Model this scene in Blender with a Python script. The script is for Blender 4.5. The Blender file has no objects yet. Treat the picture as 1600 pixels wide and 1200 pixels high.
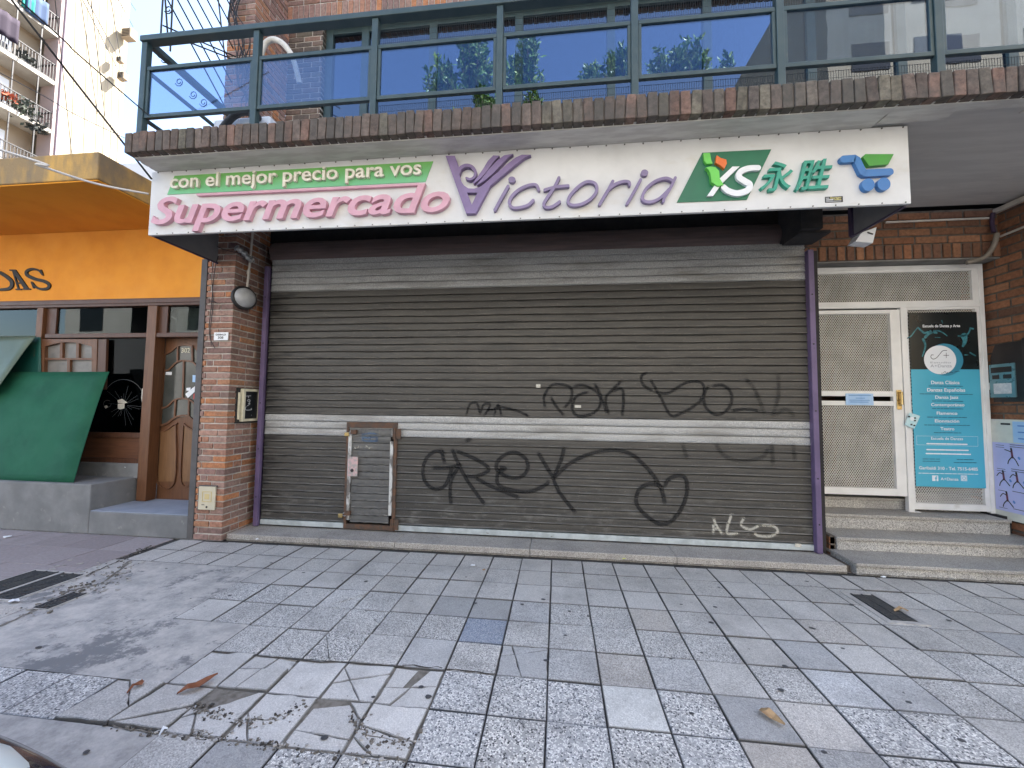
import bpy, math, random
from mathutils import Vector, Matrix
from mathutils.geometry import tessellate_polygon
R = math.radians
rnd = random.Random(7)
SC = bpy.context.scene
COL = SC.collection

# ------------------------------------------------------------------ camera
CH = 1.55                       # the lens stands 1.55 m above the pavement
FPX = 623.52                    # focal length for a 1600 px wide picture
def _axes(pitch, roll, yaw):
    cy, sy, cp, sp, cr, sr = (math.cos(yaw), math.sin(yaw), math.cos(pitch), math.sin(pitch), math.cos(roll), math.sin(roll))
    F = Vector((sy*cp, cy*cp, sp)); X = Vector((cy, -sy, 0)); U = X.cross(F)
    return F, cr*X+sr*U, -sr*X+cr*U
CF, CX, CU = _axes(R(3.21590), R(0.65067), R(-6.49979))
cam = bpy.data.cameras.new('camera'); cam.sensor_width = 36; cam.lens = FPX/1600*36
cam.clip_start = 0.05; cam.clip_end = 2000
cam_o = bpy.data.objects.new('camera', cam); COL.objects.link(cam_o)
cam_o.matrix_world = Matrix(((CX.x, CU.x, -CF.x, 0), (CX.y, CU.y, -CF.y, 0), (CX.z, CU.z, -CF.z, CH), (0, 0, 0, 1)))
SC.camera = cam_o
# ------------------------------------------------------------------ light
SUN_EL, SUN_AZ = R(52), R(48)   # azimuth from +Y (behind the building) towards +X
w = bpy.data.worlds.new('World'); SC.world = w; w.use_nodes = True
nt = w.node_tree; sky = nt.nodes.new('ShaderNodeTexSky'); sky.sky_type = 'NISHITA'; sky.sun_disc = False
sky.sun_elevation = SUN_EL; sky.sun_rotation = SUN_AZ; sky.air_density = 1.0; sky.dust_density = 2.2; sky.ozone_density = .35
bg = nt.nodes['Background']; bg.inputs[1].default_value = 0.105
nt.links.new(sky.outputs[0], bg.inputs[0])
sl = bpy.data.lights.new('sun', 'SUN'); sl.energy = 5.0; sl.angle = R(0.5); sl.color = (1, .955, .88)
so = bpy.data.objects.new('sun', sl); COL.objects.link(so)
sd = Vector((math.sin(SUN_AZ)*math.cos(SUN_EL), math.cos(SUN_AZ)*math.cos(SUN_EL), math.sin(SUN_EL)))
so.rotation_euler = sd.to_track_quat('Z', 'Y').to_euler(); so.location = (0, 0, 40)
SC.view_settings.view_transform = 'Standard'; SC.view_settings.look = 'None'
SC.view_settings.exposure = 2.72; SC.view_settings.gamma = 1
SC.cycles.use_denoising = True
SC.cycles.max_bounces = 10; SC.cycles.diffuse_bounces = 5; SC.cycles.transparent_max_bounces = 24
SC.cycles.sample_clamp_indirect = 6

# ------------------------------------------------------------------ measuring: where the sight line of a photo point meets a real plane
def _ray(x, y): return CF + CX*((x-800)/FPX) + CU*((600-y)/FPX)
def ony(x, y, Y): d = _ray(x, y); t = Y/d.y; return Vector((t*d.x, Y, CH+t*d.z))
def onx(x, y, X): d = _ray(x, y); t = X/d.x; return Vector((X, t*d.y, CH+t*d.z))
def onz(x, y, z=0): d = _ray(x, y); t = (z-CH)/d.z; return Vector((t*d.x, t*d.y, z))
def crop(ox, oy, s): return lambda p: (ox+p[0]/s, oy+p[1]/s)

# ------------------------------------------------------------------ mesh builder
ORG = {}
class MB:
    def __init__(s): s.v = []; s.f = []; s.m = []; s.c = []; s.k = []; s.sm = []
    def face(s, pts, m=0, c=(1, 1, 1), k=(0, 0, 0), smooth=False):
        i = len(s.v); s.v += [tuple(p) for p in pts]; s.f.append(tuple(range(i, i+len(pts)))); s.m.append(m); s.c.append(c); s.k.append(k); s.sm.append(smooth)
    def idx(s, vs, fs, m=0, c=(1, 1, 1), k=(0, 0, 0), smooth=False):
        i = len(s.v); s.v += [tuple(p) for p in vs]
        for f in fs: s.f.append(tuple(i+a for a in f)); s.m.append(m); s.c.append(c); s.k.append(k); s.sm.append(smooth)
    BF = ((0, 3, 2, 1), (4, 5, 6, 7), (0, 1, 5, 4), (1, 2, 6, 5), (2, 3, 7, 6), (3, 0, 4, 7))
    def box(s, x0, x1, y0, y1, z0, z1, m=0, c=(1, 1, 1), k=(0, 0, 0)):
        if x1 < x0: x0, x1 = x1, x0
        if y1 < y0: y0, y1 = y1, y0
        if z1 < z0: z0, z1 = z1, z0
        s.idx([(x0, y0, z0), (x1, y0, z0), (x1, y1, z0), (x0, y1, z0), (x0, y0, z1), (x1, y0, z1), (x1, y1, z1), (x0, y1, z1)], s.BF, m, c, k)
    def obox(s, ctr, ax, ay, az, m=0, c=(1, 1, 1), k=(0, 0, 0)):     # half-axis vectors
        ctr, ax, ay, az = Vector(ctr), Vector(ax), Vector(ay), Vector(az)
        s.idx([ctr+ax*i+ay*j+az*l for l in (-1, 1) for i, j in ((-1, -1), (1, -1), (1, 1), (-1, 1))], s.BF, m, c, k)
    def bar(s, a, b, wdt, h, up=(0, 0, 1), m=0, c=(1, 1, 1)):
        a, b = Vector(a), Vector(b); d = (b-a); L = d.length
        if L < 1e-5: return
        d /= L; u = Vector(up); sx = d.cross(u)
        if sx.length < 1e-4: sx = d.cross(Vector((0, 1, 0)))
        sx.normalize(); uu = sx.cross(d)
        s.obox((a+b)/2, d*L/2, sx*wdt/2, uu*h/2, m, c)
    def prism(s, loops, fn, d, m=0, c=(1, 1, 1), side=None):          # loops: outer + holes, 2D; fn: 2D -> 3D; d: extrusion vector from back to front
        d = Vector(d); L3 = [[Vector((p[0], p[1], 0)) for p in lp] for lp in loops]
        flat = [p for lp in L3 for p in lp]; tri = tessellate_polygon(L3)
        base = [Vector(fn(p)) for p in flat]; n = len(flat)
        fs = [tuple(t) for t in tri]
        a, b, e = (base[i] for i in fs[0]) if fs else (base[0], base[1], base[2])
        s.idx([p+d for p in base], fs, m, c)
        s.idx(base, fs, m if side is None else side, c)
        o = 0; qs = []
        for lp in L3:
            k = len(lp); qs += [(o+i, o+(i+1) % k, n+o+(i+1) % k, n+o+i) for i in range(k)]; o += k
        s.idx(base+[p+d for p in base], qs, m if side is None else side, c)
    def tube(s, path, r, n=8, m=0, c=(1, 1, 1), closed=False, cap=True, smooth=True):
        P = [Vector(p) for p in path]; N = len(P); rr = r if hasattr(r, '__len__') else [r]*N
        vs = []; up = None
        for i in range(N):
            t = (P[(i+1) % N]-P[i-1]) if closed else (P[min(i+1, N-1)]-P[max(i-1, 0)])
            t.normalize()
            if up is None:
                up = Vector((0, 0, 1)) if abs(t.z) < .9 else Vector((1, 0, 0))
            a = up-t*up.dot(t); a.normalize(); up = a; b = t.cross(a)
            vs += [P[i]+(a*math.cos(2*math.pi*j/n)+b*math.sin(2*math.pi*j/n))*rr[i] for j in range(n)]
        fs = []
        for i in range(N if closed else N-1):
            for j in range(n):
                i2 = (i+1) % N; fs.append((i*n+j, i*n+(j+1) % n, i2*n+(j+1) % n, i2*n+j))
        s.idx(vs, fs, m, c, smooth=smooth)
        if cap and not closed:
            s.idx(vs[:n], [tuple(range(n))[::-1]], m, c); s.idx(vs[-n:], [tuple(range(n))], m, c)
    def lathe(s, prof, ctr, ax=(0, 0, 1), n=24, m=0, c=(1, 1, 1), smooth=True):   # prof: (r, h) along ax
        ax = Vector(ax).normalized(); a = ax.orthogonal().normalized(); b = ax.cross(a); ctr = Vector(ctr)
        vs = [ctr+ax*h+(a*math.cos(2*math.pi*j/n)+b*math.sin(2*math.pi*j/n))*r for r, h in prof for j in range(n)]
        fs = [(i*n+j, i*n+(j+1) % n, (i+1)*n+(j+1) % n, (i+1)*n+j) for i in range(len(prof)-1) for j in range(n)]
        s.idx(vs, fs, m, c, smooth=smooth)
    def stroke(s, path, wd, fn, d, m=0, closed=False, c=(1, 1, 1), sides=True):   # 2D path, widths, raised by vector d
        P = [Vector((p[0], p[1])) for p in path]; N = len(P); W = wd if hasattr(wd, '__len__') else [wd]*N
        Lp, Rp = [], []
        for i in range(N):
            t = (P[(i+1) % N]-P[i-1]) if closed else (P[min(i+1, N-1)]-P[max(i-1, 0)])
            t = t.normalized() if t.length > 1e-9 else Vector((1, 0)); nn = Vector((-t.y, t.x))
            Lp.append(P[i]+nn*W[i]/2); Rp.append(P[i]-nn*W[i]/2)
        d = Vector(d)
        Lb = [Vector(fn(p)) for p in Lp]; Rb = [Vector(fn(p)) for p in Rp]
        rng = range(N if closed else N-1)
        if sides or d.length > 0:
            for A, B2 in ((Lb, None), (Rb, None)):
                s.idx(A+[p+d for p in A], [(i, (i+1) % N, N+(i+1) % N, N+i) for i in rng], m, c)
        s.idx([p+d for p in Lb]+[p+d for p in Rb], [(i, N+i, N+(i+1) % N, (i+1) % N) for i in rng], m, c)
        if not closed:
            for e, q in ((0, 1), (N-1, -1)):
                t = (P[1]-P[0]) if e == 0 else (P[N-2]-P[N-1]); t = t.normalized()
                a0 = math.atan2(-t.y, -t.x); pts = [P[e]+Vector((math.cos(a0+a), math.sin(a0+a)))*W[e]/2 for a in [math.pi*(k/8-.5) for k in range(9)]]
                b = [Vector(fn(p)) for p in pts]; k = len(b)
                s.idx([p+d for p in b], [tuple(range(k))], m, c)
                s.idx(b+[p+d for p in b], [(i, i+1, k+i+1, k+i) for i in range(k-1)], m, c)
    def build(s, name, mats, parent=None, bevel=0, seg=2, subsurf=0, smooth=False):
        me = bpy.data.meshes.new(name); org = ORG.get(parent.name, Vector()) if parent else Vector()
        me.from_pydata([Vector(p)-org for p in s.v], [], s.f)
        for x in (mats if isinstance(mats, (list, tuple)) else [mats]): me.materials.append(x)
        me.polygons.foreach_set('material_index', s.m)
        me.polygons.foreach_set('use_smooth', [True]*len(s.f) if smooth else s.sm)
        if any(c != (1, 1, 1) for c in s.c):
            a = me.attributes.new('Col', 'FLOAT_COLOR', 'FACE'); buf = []
            for c in s.c: buf += [*c, 1.0]
            a.data.foreach_set('color', buf)
        if any(k != (0, 0, 0) for k in s.k):
            a = me.attributes.new('Flk', 'FLOAT_COLOR', 'FACE'); buf = []
            for c in s.k: buf += [*c, 1.0]
            a.data.foreach_set('color', buf)
        me.validate(); me.update()
        o = bpy.data.objects.new(name, me); COL.objects.link(o)
        if parent: o.parent = parent; ORG[o.name] = org
        if bevel:
            md = o.modifiers.new('bevel', 'BEVEL'); md.width = bevel; md.segments = seg; md.limit_method = 'ANGLE'; md.angle_limit = R(40)
        if subsurf:
            md = o.modifiers.new('sub', 'SUBSURF'); md.levels = subsurf; md.render_levels = subsurf
        return o
def tag(o, label, cat, group=None):
    o['label'] = label; o['category'] = cat
    if group: o['group'] = group
    return o
def thing(name, label, cat, loc, group=None):
    o = bpy.data.objects.new(name, None); o.empty_display_size = .1; COL.objects.link(o); o.location = loc
    ORG[o.name] = Vector(loc); return tag(o, label, cat, group)
def copy_tree(o, parent=None):
    c = o.copy(); COL.objects.link(c); ORG[c.name] = ORG.get(o.name, Vector())
    if parent: c.parent = parent
    for ch in o.children: copy_tree(ch, c)
    return c
def catmull(pts, n=8, closed=False):
    P = [Vector(p) for p in pts]; N = len(P); out = []
    for i in range(N if closed else N-1):
        g = (lambda k: P[k % N]) if closed else (lambda k: P[max(0, min(N-1, k))])
        a, b, c, d = g(i-1), g(i), g(i+1), g(i+2)
        for k in range(n):
            t = k/n; out.append(.5*((2*b)+(c-a)*t+(2*a-5*b+4*c-d)*t*t+(3*b-a-3*c+d)*t**3))
    if not closed: out.append(P[-1])
    return out
def text_geo(body, bold=0., shear=0., extrude=0.):
    cu = bpy.data.curves.new('txt', 'FONT'); cu.body = body; cu.size = 1; cu.offset = bold; cu.shear = shear; cu.extrude = extrude; cu.resolution_u = 4
    o = bpy.data.objects.new('txt', cu); me = o.to_mesh()
    V = [v.co.copy() for v in me.vertices]; Fc = [tuple(p.vertices) for p in me.polygons]
    o.to_mesh_clear(); bpy.data.objects.remove(o); bpy.data.curves.remove(cu)
    return V, Fc
def put_text(mb, body, x0, x1, zb, capz, fn, depth=0, m=0, bold=0., shear=0., ref='H', align=None):
    # fits the text between x0 and x1 with its baseline at zb and capitals (or ref letter) capz high; fn(u, v, w) -> 3D
    V, Fc = text_geo(body, bold, shear, .5)
    if not V: return
    rv, _ = text_geo(ref, bold, 0, 0); ch = max(v.y for v in rv)
    a = min(v.x for v in V); b = max(v.x for v in V)
    sx = (x1-x0)/(b-a); sz = capz/ch
    mb.idx([fn(x0+(v.x-a)*sx, zb+v.y*sz, (v.z+.5)*depth) for v in V], Fc, m)
# ------------------------------------------------------------------ materials
def _mat(name):
    m = bpy.data.materials.new(name); m.use_nodes = True
    return m, m.node_tree, m.node_tree.nodes['Principled BSDF']
def _coord(nt): return nt.nodes.new('ShaderNodeTexCoord').outputs['Object']
def _noise(nt, vec, scale, detail=5, rough=.55, stretch=None):
    if stretch:
        mp = nt.nodes.new('ShaderNodeMapping'); mp.inputs['Scale'].default_value = stretch; nt.links.new(vec, mp.inputs[0]); vec = mp.outputs[0]
    n = nt.nodes.new('ShaderNodeTexNoise'); n.inputs['Scale'].default_value = scale; n.inputs['Detail'].default_value = detail; n.inputs['Roughness'].default_value = rough
    nt.links.new(vec, n.inputs['Vector']); return n.outputs['Fac']
def _ramp(nt, fac, a, b):
    r = nt.nodes.new('ShaderNodeMapRange'); r.inputs[1].default_value = a; r.inputs[2].default_value = b; nt.links.new(fac, r.inputs[0]); return r.outputs[0]
def _mix(nt, fac, a, b, mode='MIX'):
    n = nt.nodes.new('ShaderNodeMix'); n.data_type = 'RGBA'; n.blend_type = mode; n.clamp_factor = True
    for sock, val in ((n.inputs[0], fac), (n.inputs[6], a), (n.inputs[7], b)):
        if isinstance(val, (int, float)): sock.default_value = val
        elif isinstance(val, tuple): sock.default_value = (*val[:3], 1)
        else: nt.links.new(val, sock)
    return n.outputs[2]
def _bump(nt, p, h, dist, strength=.5):
    b = nt.nodes.new('ShaderNodeBump'); b.inputs['Distance'].default_value = dist; b.inputs['Strength'].default_value = strength
    nt.links.new(h, b.inputs['Height']); nt.links.new(b.outputs[0], p.inputs['Normal'])
def M(name, c1, c2=None, scale=6, lo=.4, hi=.62, rough=.7, metal=0., bump=0., bscale=60, stretch=None, c3=None, s3=1.2, lo3=.55, hi3=.7, st3=None, spec=.5, nr=.55):
    m, nt, p = _mat(name); p.inputs['Roughness'].default_value = rough; p.inputs['Metallic'].default_value = metal; p.inputs['Specular IOR Level'].default_value = spec
    if c2 is None: p.inputs['Base Color'].default_value = (*c1, 1)
    else:
        v = _coord(nt); col = _mix(nt, _ramp(nt, _noise(nt, v, scale, 9 if nr > .6 else 5, nr, stretch=stretch), lo, hi), c1, c2)
        if c3: col = _mix(nt, _ramp(nt, _noise(nt, v, s3, 9 if nr > .6 else 6, max(.62, nr), stretch=st3), lo3, hi3), col, c3)
        nt.links.new(col, p.inputs['Base Color'])
        r = _noise(nt, v, scale*2.3); rr = nt.nodes.new('ShaderNodeMapRange'); rr.inputs[3].default_value = max(.05, rough-.12); rr.inputs[4].default_value = min(1, rough+.12); nt.links.new(r, rr.inputs[0]); nt.links.new(rr.outputs[0], p.inputs['Roughness'])
    if bump: _bump(nt, p, _noise(nt, _coord(nt), bscale, 4), bump)
    return m
def AM(name, rough=.85, scale=25, amt=.5, bump=.003, bscale=90, dirt=None, dscale=1.4, dlo=.5, dhi=.75):   # colour per face + mottling
    m, nt, p = _mat(name); p.inputs['Roughness'].default_value = rough; v = _coord(nt)
    at = nt.nodes.new('ShaderNodeAttribute'); at.attribute_name = 'Col'
    f = _noise(nt, v, scale, 6, .65); r = nt.nodes.new('ShaderNodeMapRange'); r.inputs[1].default_value = .25; r.inputs[2].default_value = .75; r.inputs[3].default_value = 1-amt; r.inputs[4].default_value = 1+amt; nt.links.new(f, r.inputs[0])
    g = nt.nodes.new('ShaderNodeCombineColor')
    for i in range(3): nt.links.new(r.outputs[0], g.inputs[i])
    col = _mix(nt, 1.0, at.outputs['Color'], g.outputs[0], 'MULTIPLY')
    if dirt: col = _mix(nt, _ramp(nt, _noise(nt, v, dscale, 6, .65), dlo, dhi), col, dirt)
    nt.links.new(col, p.inputs['Base Color'])
    if bump: _bump(nt, p, _noise(nt, v, bscale, 5), bump)
    return m
def paving_mat():
    m, nt, p = _mat('paving'); v = _coord(nt); p.inputs['Roughness'].default_value = .62
    at = nt.nodes.new('ShaderNodeAttribute'); at.attribute_name = 'Col'; fk = nt.nodes.new('ShaderNodeAttribute'); fk.attribute_name = 'Flk'
    sp = nt.nodes.new('ShaderNodeSeparateColor'); nt.links.new(fk.outputs['Color'], sp.inputs[0])
    def chips(scale):
        vo = nt.nodes.new('ShaderNodeTexVoronoi'); vo.inputs['Scale'].default_value = scale; nt.links.new(v, vo.inputs['Vector'])
        sc = nt.nodes.new('ShaderNodeSeparateColor'); nt.links.new(vo.outputs['Color'], sc.inputs[0])
        vo2 = nt.nodes.new('ShaderNodeTexVoronoi'); vo2.feature = 'DISTANCE_TO_EDGE'; vo2.inputs['Scale'].default_value = scale; nt.links.new(v, vo2.inputs['Vector'])
        return sc, vo2.outputs['Distance']
    base = at.outputs['Color']
    out = []
    for scale, dk, wt in ((165, .24, .60), (125, .15, .54)):
        sc, dist = chips(scale)
        inside = _ramp(nt, dist, .03, .09)
        def th(a, lo, hi):
            q = _ramp(nt, a, lo, hi); mm = nt.nodes.new('ShaderNodeMath'); mm.operation = 'MULTIPLY'; nt.links.new(q, mm.inputs[0]); nt.links.new(inside, mm.inputs[1]); return mm.outputs[0]
        c = _mix(nt, th(sc.outputs[0], wt, wt+.05), (.40, .395, .38), (.84, .82, .77))
        c = _mix(nt, th(sc.outputs[1], 1-dk-.02, 1-dk+.02), c, (.012, .014, .02))
        out.append(c)
    terr = _mix(nt, sp.outputs[1], out[0], out[1])
    tint = _mix(nt, .55, terr, _mix(nt, 1.0, terr, base, 'MULTIPLY'))
    col = _mix(nt, sp.outputs[0], base, terr)
    col2 = _mix(nt, sp.outputs[0], col, col)
    mult = nt.nodes.new('ShaderNodeMapRange'); mult.inputs[3].default_value = .72; mult.inputs[4].default_value = 1.25
    mult.inputs[1].default_value = .3; mult.inputs[2].default_value = .7; nt.links.new(_noise(nt, v, 220, 3, .6), mult.inputs[0])
    g = nt.nodes.new('ShaderNodeCombineColor')
    for i in range(3): nt.links.new(mult.outputs[0], g.inputs[i])
    col = _mix(nt, 1.0, col2, g.outputs[0], 'MULTIPLY')
    # worn, dirty patches and footfall film
    film = _ramp(nt, _noise(nt, v, 2.3, 7, .68), .46, .72)
    mf = nt.nodes.new('ShaderNodeMath'); mf.operation = 'MULTIPLY'; mf.inputs[1].default_value = .5; nt.links.new(film, mf.inputs[0])
    col = _mix(nt, mf.outputs[0], col, (.15, .145, .14))
    sp2 = _ramp(nt, _noise(nt, v, 17, 5, .6), .62, .70)
    mf2 = nt.nodes.new('ShaderNodeMath'); mf2.operation = 'MULTIPLY'; mf2.inputs[1].default_value = .35; nt.links.new(sp2, mf2.inputs[0])
    col = _mix(nt, mf2.outputs[0], col, (.10, .10, .10))
    nt.links.new(col, p.inputs['Base Color']); _bump(nt, p, _noise(nt, v, 150, 4), .0015)
    return m
def glass(name, tint, gl, fac, rough=.0, gcol=None):
    m = bpy.data.materials.new(name); m.use_nodes = True; nt = m.node_tree; nt.nodes.clear()
    o = nt.nodes.new('ShaderNodeOutputMaterial'); t = nt.nodes.new('ShaderNodeBsdfTransparent'); t.inputs[0].default_value = (*tint, 1)
    g = nt.nodes.new('ShaderNodeBsdfGlossy'); g.inputs[0].default_value = (*gl, 1); g.inputs['Roughness'].default_value = rough
    lw = nt.nodes.new('ShaderNodeLayerWeight'); pw = nt.nodes.new('ShaderNodeMath'); pw.operation = 'POWER'; pw.inputs[1].default_value = 4.5; nt.links.new(lw.outputs['Facing'], pw.inputs[0])
    ad = nt.nodes.new('ShaderNodeMath'); ad.operation = 'ADD'; ad.use_clamp = True; ad.inputs[1].default_value = fac+.03; nt.links.new(pw.outputs[0], ad.inputs[0])
    mx = nt.nodes.new('ShaderNodeMixShader'); nt.links.new(ad.outputs[0], mx.inputs[0]); nt.links.new(t.outputs[0], mx.inputs[1]); nt.links.new(g.outputs[0], mx.inputs[2]); nt.links.new(mx.outputs[0], o.inputs[0])
    if gcol:
        v = _coord(nt); b = nt.nodes.new('ShaderNodeBump'); b.inputs['Distance'].default_value = gcol; nt.links.new(_noise(nt, v, 1.6, 2), b.inputs['Height']); nt.links.new(b.outputs[0], g.inputs['Normal'])
    return m
def alpha_paint(name, col, rough=.7):                                  # sprayed or stained film, cover stored per vertex
    m, nt, p = _mat(name); p.inputs['Base Color'].default_value = (*col, 1); p.inputs['Roughness'].default_value = rough
    at = nt.nodes.new('ShaderNodeAttribute'); at.attribute_name = 'Cover'; n = _ramp(nt, _noise(nt, _coord(nt), 70, 5, .7), .22, .50)
    mm = nt.nodes.new('ShaderNodeMath'); mm.operation = 'MULTIPLY'; nt.links.new(at.outputs['Fac'], mm.inputs[0]); nt.links.new(n, mm.inputs[1])
    nt.links.new(mm.outputs[0], p.inputs['Alpha']); return m

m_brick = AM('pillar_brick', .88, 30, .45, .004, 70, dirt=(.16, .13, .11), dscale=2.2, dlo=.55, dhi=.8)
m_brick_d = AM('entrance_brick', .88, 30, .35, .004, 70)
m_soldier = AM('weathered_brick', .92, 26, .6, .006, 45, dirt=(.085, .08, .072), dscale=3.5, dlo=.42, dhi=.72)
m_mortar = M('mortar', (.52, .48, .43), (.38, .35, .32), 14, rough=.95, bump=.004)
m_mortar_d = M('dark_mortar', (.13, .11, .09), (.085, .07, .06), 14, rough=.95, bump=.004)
m_pave = paving_mat()
m_grout = M('grout', (.035, .033, .031), (.06, .055, .05), 12, rough=.95)
m_cement = M('cement_patch', (.52, .49, .45), (.33, .32, .305), 5.5, .40, .60, .8, bump=.003, bscale=90, nr=.78, c3=(.19, .19, .19), s3=1.5, lo3=.53, hi3=.58)
m_cement2 = M('old_cement', (.50, .475, .44), (.30, .29, .275), 7, .38, .62, .85, bump=.003, bscale=70, c3=(.20, .195, .19), s3=3, lo3=.56, hi3=.66, nr=.78)
m_brown = AM('brown_paving', .7, 40, .2, .001, 160, dirt=(.20, .18, .18), dscale=1.1, dlo=.55, dhi=.8)
m_asph = M('asphalt', (.045, .045, .047), (.065, .064, .062), 40, rough=.9, bump=.004, bscale=220)
m_kerb = M('kerb_stone', (.33, .32, .31), (.22, .22, .21), 9, rough=.9, bump=.003)
m_terr = paving_mat(); m_terr.name = 'step_terrazzo'
m_slat = M('shutter_slat', (.078, .073, .065), (.052, .050, .046), 5, .38, .64, .5, .25, bump=.0006, bscale=300, stretch=(.35, 1, 6), c3=(.165, .15, .13), s3=55, lo3=.6, hi3=.75)
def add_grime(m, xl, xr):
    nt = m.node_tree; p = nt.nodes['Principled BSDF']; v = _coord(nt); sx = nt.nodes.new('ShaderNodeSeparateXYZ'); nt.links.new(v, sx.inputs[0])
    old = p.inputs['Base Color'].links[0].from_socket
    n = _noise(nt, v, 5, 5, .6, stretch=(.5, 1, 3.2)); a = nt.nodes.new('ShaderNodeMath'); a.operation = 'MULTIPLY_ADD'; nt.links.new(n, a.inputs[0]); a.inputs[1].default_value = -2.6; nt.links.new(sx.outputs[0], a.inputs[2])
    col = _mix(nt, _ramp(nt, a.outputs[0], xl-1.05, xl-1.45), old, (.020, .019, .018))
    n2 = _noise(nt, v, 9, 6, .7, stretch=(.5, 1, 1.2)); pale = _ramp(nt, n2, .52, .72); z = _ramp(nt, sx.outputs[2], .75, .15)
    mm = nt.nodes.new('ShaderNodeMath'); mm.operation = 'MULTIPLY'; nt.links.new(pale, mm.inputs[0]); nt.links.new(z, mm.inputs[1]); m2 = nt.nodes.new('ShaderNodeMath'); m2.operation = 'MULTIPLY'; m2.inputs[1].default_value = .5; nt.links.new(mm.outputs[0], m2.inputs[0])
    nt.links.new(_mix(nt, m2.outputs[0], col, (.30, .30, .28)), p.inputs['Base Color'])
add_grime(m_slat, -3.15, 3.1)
m_galv = M('galvanised_slat', (.48, .485, .48), (.28, .285, .285), 110, .40, .60, .42, .2, bump=.0008, bscale=420, c3=(.22, .215, .20), s3=2.4, lo3=.48, hi3=.72, st3=(.5, 1, 3))
m_galv2 = M('bottom_bar', (.50, .55, .56), (.38, .42, .43), 10, .4, .6, .45, .15, bump=.0008, c3=(.13, .11, .10), s3=8, lo3=.66, hi3=.72, st3=(1, 1, 2))
m_edge = M('lit_worn_slat_edge', (.25, .24, .215), (.12, .115, .105), 7, .36, .62, .45, .2, stretch=(.6, 1, 5), c3=(.09, .085, .078), s3=2.0, lo3=.52, hi3=.72)  # worn mottling, made paler to paint in skylight caught on the ledges
m_wick = M('wicket_slat', (.135, .135, .13), (.10, .10, .098), 6, .4, .6, .5, .25, stretch=(.5, 1, 4), c3=(.2, .2, .2), s3=30, lo3=.64, hi3=.72)
m_rust = M('rusty_steel', (.085, .062, .05), (.14, .075, .045), 18, .4, .62, .85, .1, bump=.001)
m_worn = M('worn_white_edge', (.55, .56, .55), (.16, .15, .14), 13, .46, .56, .6, .2, stretch=(1, 1, .5))
m_purple = M('purple_paint', (.135, .095, .19), (.105, .075, .155), 5, .4, .6, .5, c3=(.10, .075, .13), s3=16, lo3=.62, hi3=.68, st3=(1, 1, .35))
m_drum = M('drum_maroon', (.125, .085, .078), (.085, .062, .058), 6, rough=.7, stretch=(.3, 1, 4))
m_dark = M('dark_recess', (.022, .021, .022), (.034, .03, .03), 8, rough=.9)
m_signw = M('sign_white', (.68, .685, .68), (.60, .605, .60), 3, .4, .65, .45, c3=(.54, .51, .44), s3=3.2, lo3=.57, hi3=.80, st3=(.6, 1, 1.2))
m_signd = M('sign_return', (.20, .20, .205), (.17, .17, .18), 6, rough=.6)
m_pink = M('pink_letter', (.66, .37, .45), (.59, .33, .40), 9, rough=.5)
m_vio = M('violet_letter', (.25, .20, .34), (.21, .165, .29), 7, rough=.45)
m_vio2 = M('violet_hand', (.23, .165, .33), (.19, .135, .27), 7, rough=.45)
m_cream = M('cream_letter', (.80, .76, .66), (.70, .66, .56), 20, rough=.5)
m_ysg = M('deep_green', (.018, .165, .085), (.022, .145, .08), 5, rough=.45)
m_teal = M('teal_letter', (.03, .33, .23), (.035, .29, .21), 8, rough=.45)
m_blue = M('blue_letter', (.045, .19, .46), (.05, .17, .42), 8, rough=.4)
m_grn = M('cart_green', (.055, .33, .04), (.06, .29, .045), 8, rough=.4)
m_lime = M('leaf_lime', (.16, .63, .10), (.15, .58, .09), 8, rough=.4)
m_orl = M('leaf_orange', (.82, .18, .035), (.76, .16, .03), 8, rough=.4)
m_white = M('white_paint', (.80, .80, .78), (.72, .72, .70), 4, .4, .65, .4, c3=(.5, .47, .40), s3=3, lo3=.68, hi3=.82)
m_meshw = M('expanded_metal', (.72, .70, .65), (.58, .56, .52), 4, rough=.5)
m_frame = M('green_grey_metal', (.030, .060, .068), (.045, .075, .080), 7, .4, .65, .45, c3=(.075, .085, .08), s3=22, lo3=.66, hi3=.74)
m_wire = M('netting_wire', (.03, .04, .05), rough=.5)
m_glassb = glass('balcony_glass', (.60, .67, .76), (.66, .79, 1.0), .085, gcol=.0004)
m_glassw = glass('window_glass', (.22, .25, .30), (.66, .78, .98), .14, gcol=.0008)
m_glasss = glass('shop_glass', (.50, .54, .54), (.62, .66, .66), .012, gcol=.0004)
m_glassc = glass('clear_glass', (.62, .64, .62), (.8, .82, .82), .06)
m_soff = M('soffit_concrete', (.52, .51, .49), (.46, .45, .435), 3, .4, .6, .9, bump=.002, bscale=22, stretch=(.6, 4, 1), c3=(.62, .60, .57), s3=1.6, lo3=.56, hi3=.75, st3=(.7, 3, 1))
m_flake = M('flaking_white', (.60, .59, .56), (.50, .485, .46), 6, .42, .58, .85, bump=.004, bscale=40, stretch=(.6, 3, 1))
m_orange = M('orange_wall', (.80, .33, .040), (.73, .285, .034), 3, .4, .62, .9, bump=.003, bscale=160, c3=(.82, .37, .065), s3=.9, lo3=.5, hi3=.8)
m_orsoff = M('orange_soffit', (.80, .34, .03), (.74, .30, .026), 3, .4, .62, .9, bump=.002, bscale=120)
m_fascia = M('dirty_ochre', (.58, .35, .10), (.29, .205, .105), 3.2, .40, .60, .95, bump=.006, bscale=40, stretch=(1.6, 1, .55), c3=(.19, .155, .11), s3=2.0, lo3=.52, hi3=.7, st3=(1.5, 1, .4))
m_wood = M('varnished_wood', (.17, .075, .034), (.12, .052, .024), 4, .35, .65, .45, stretch=(14, 14, 1), bump=.0008, bscale=200)
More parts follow.
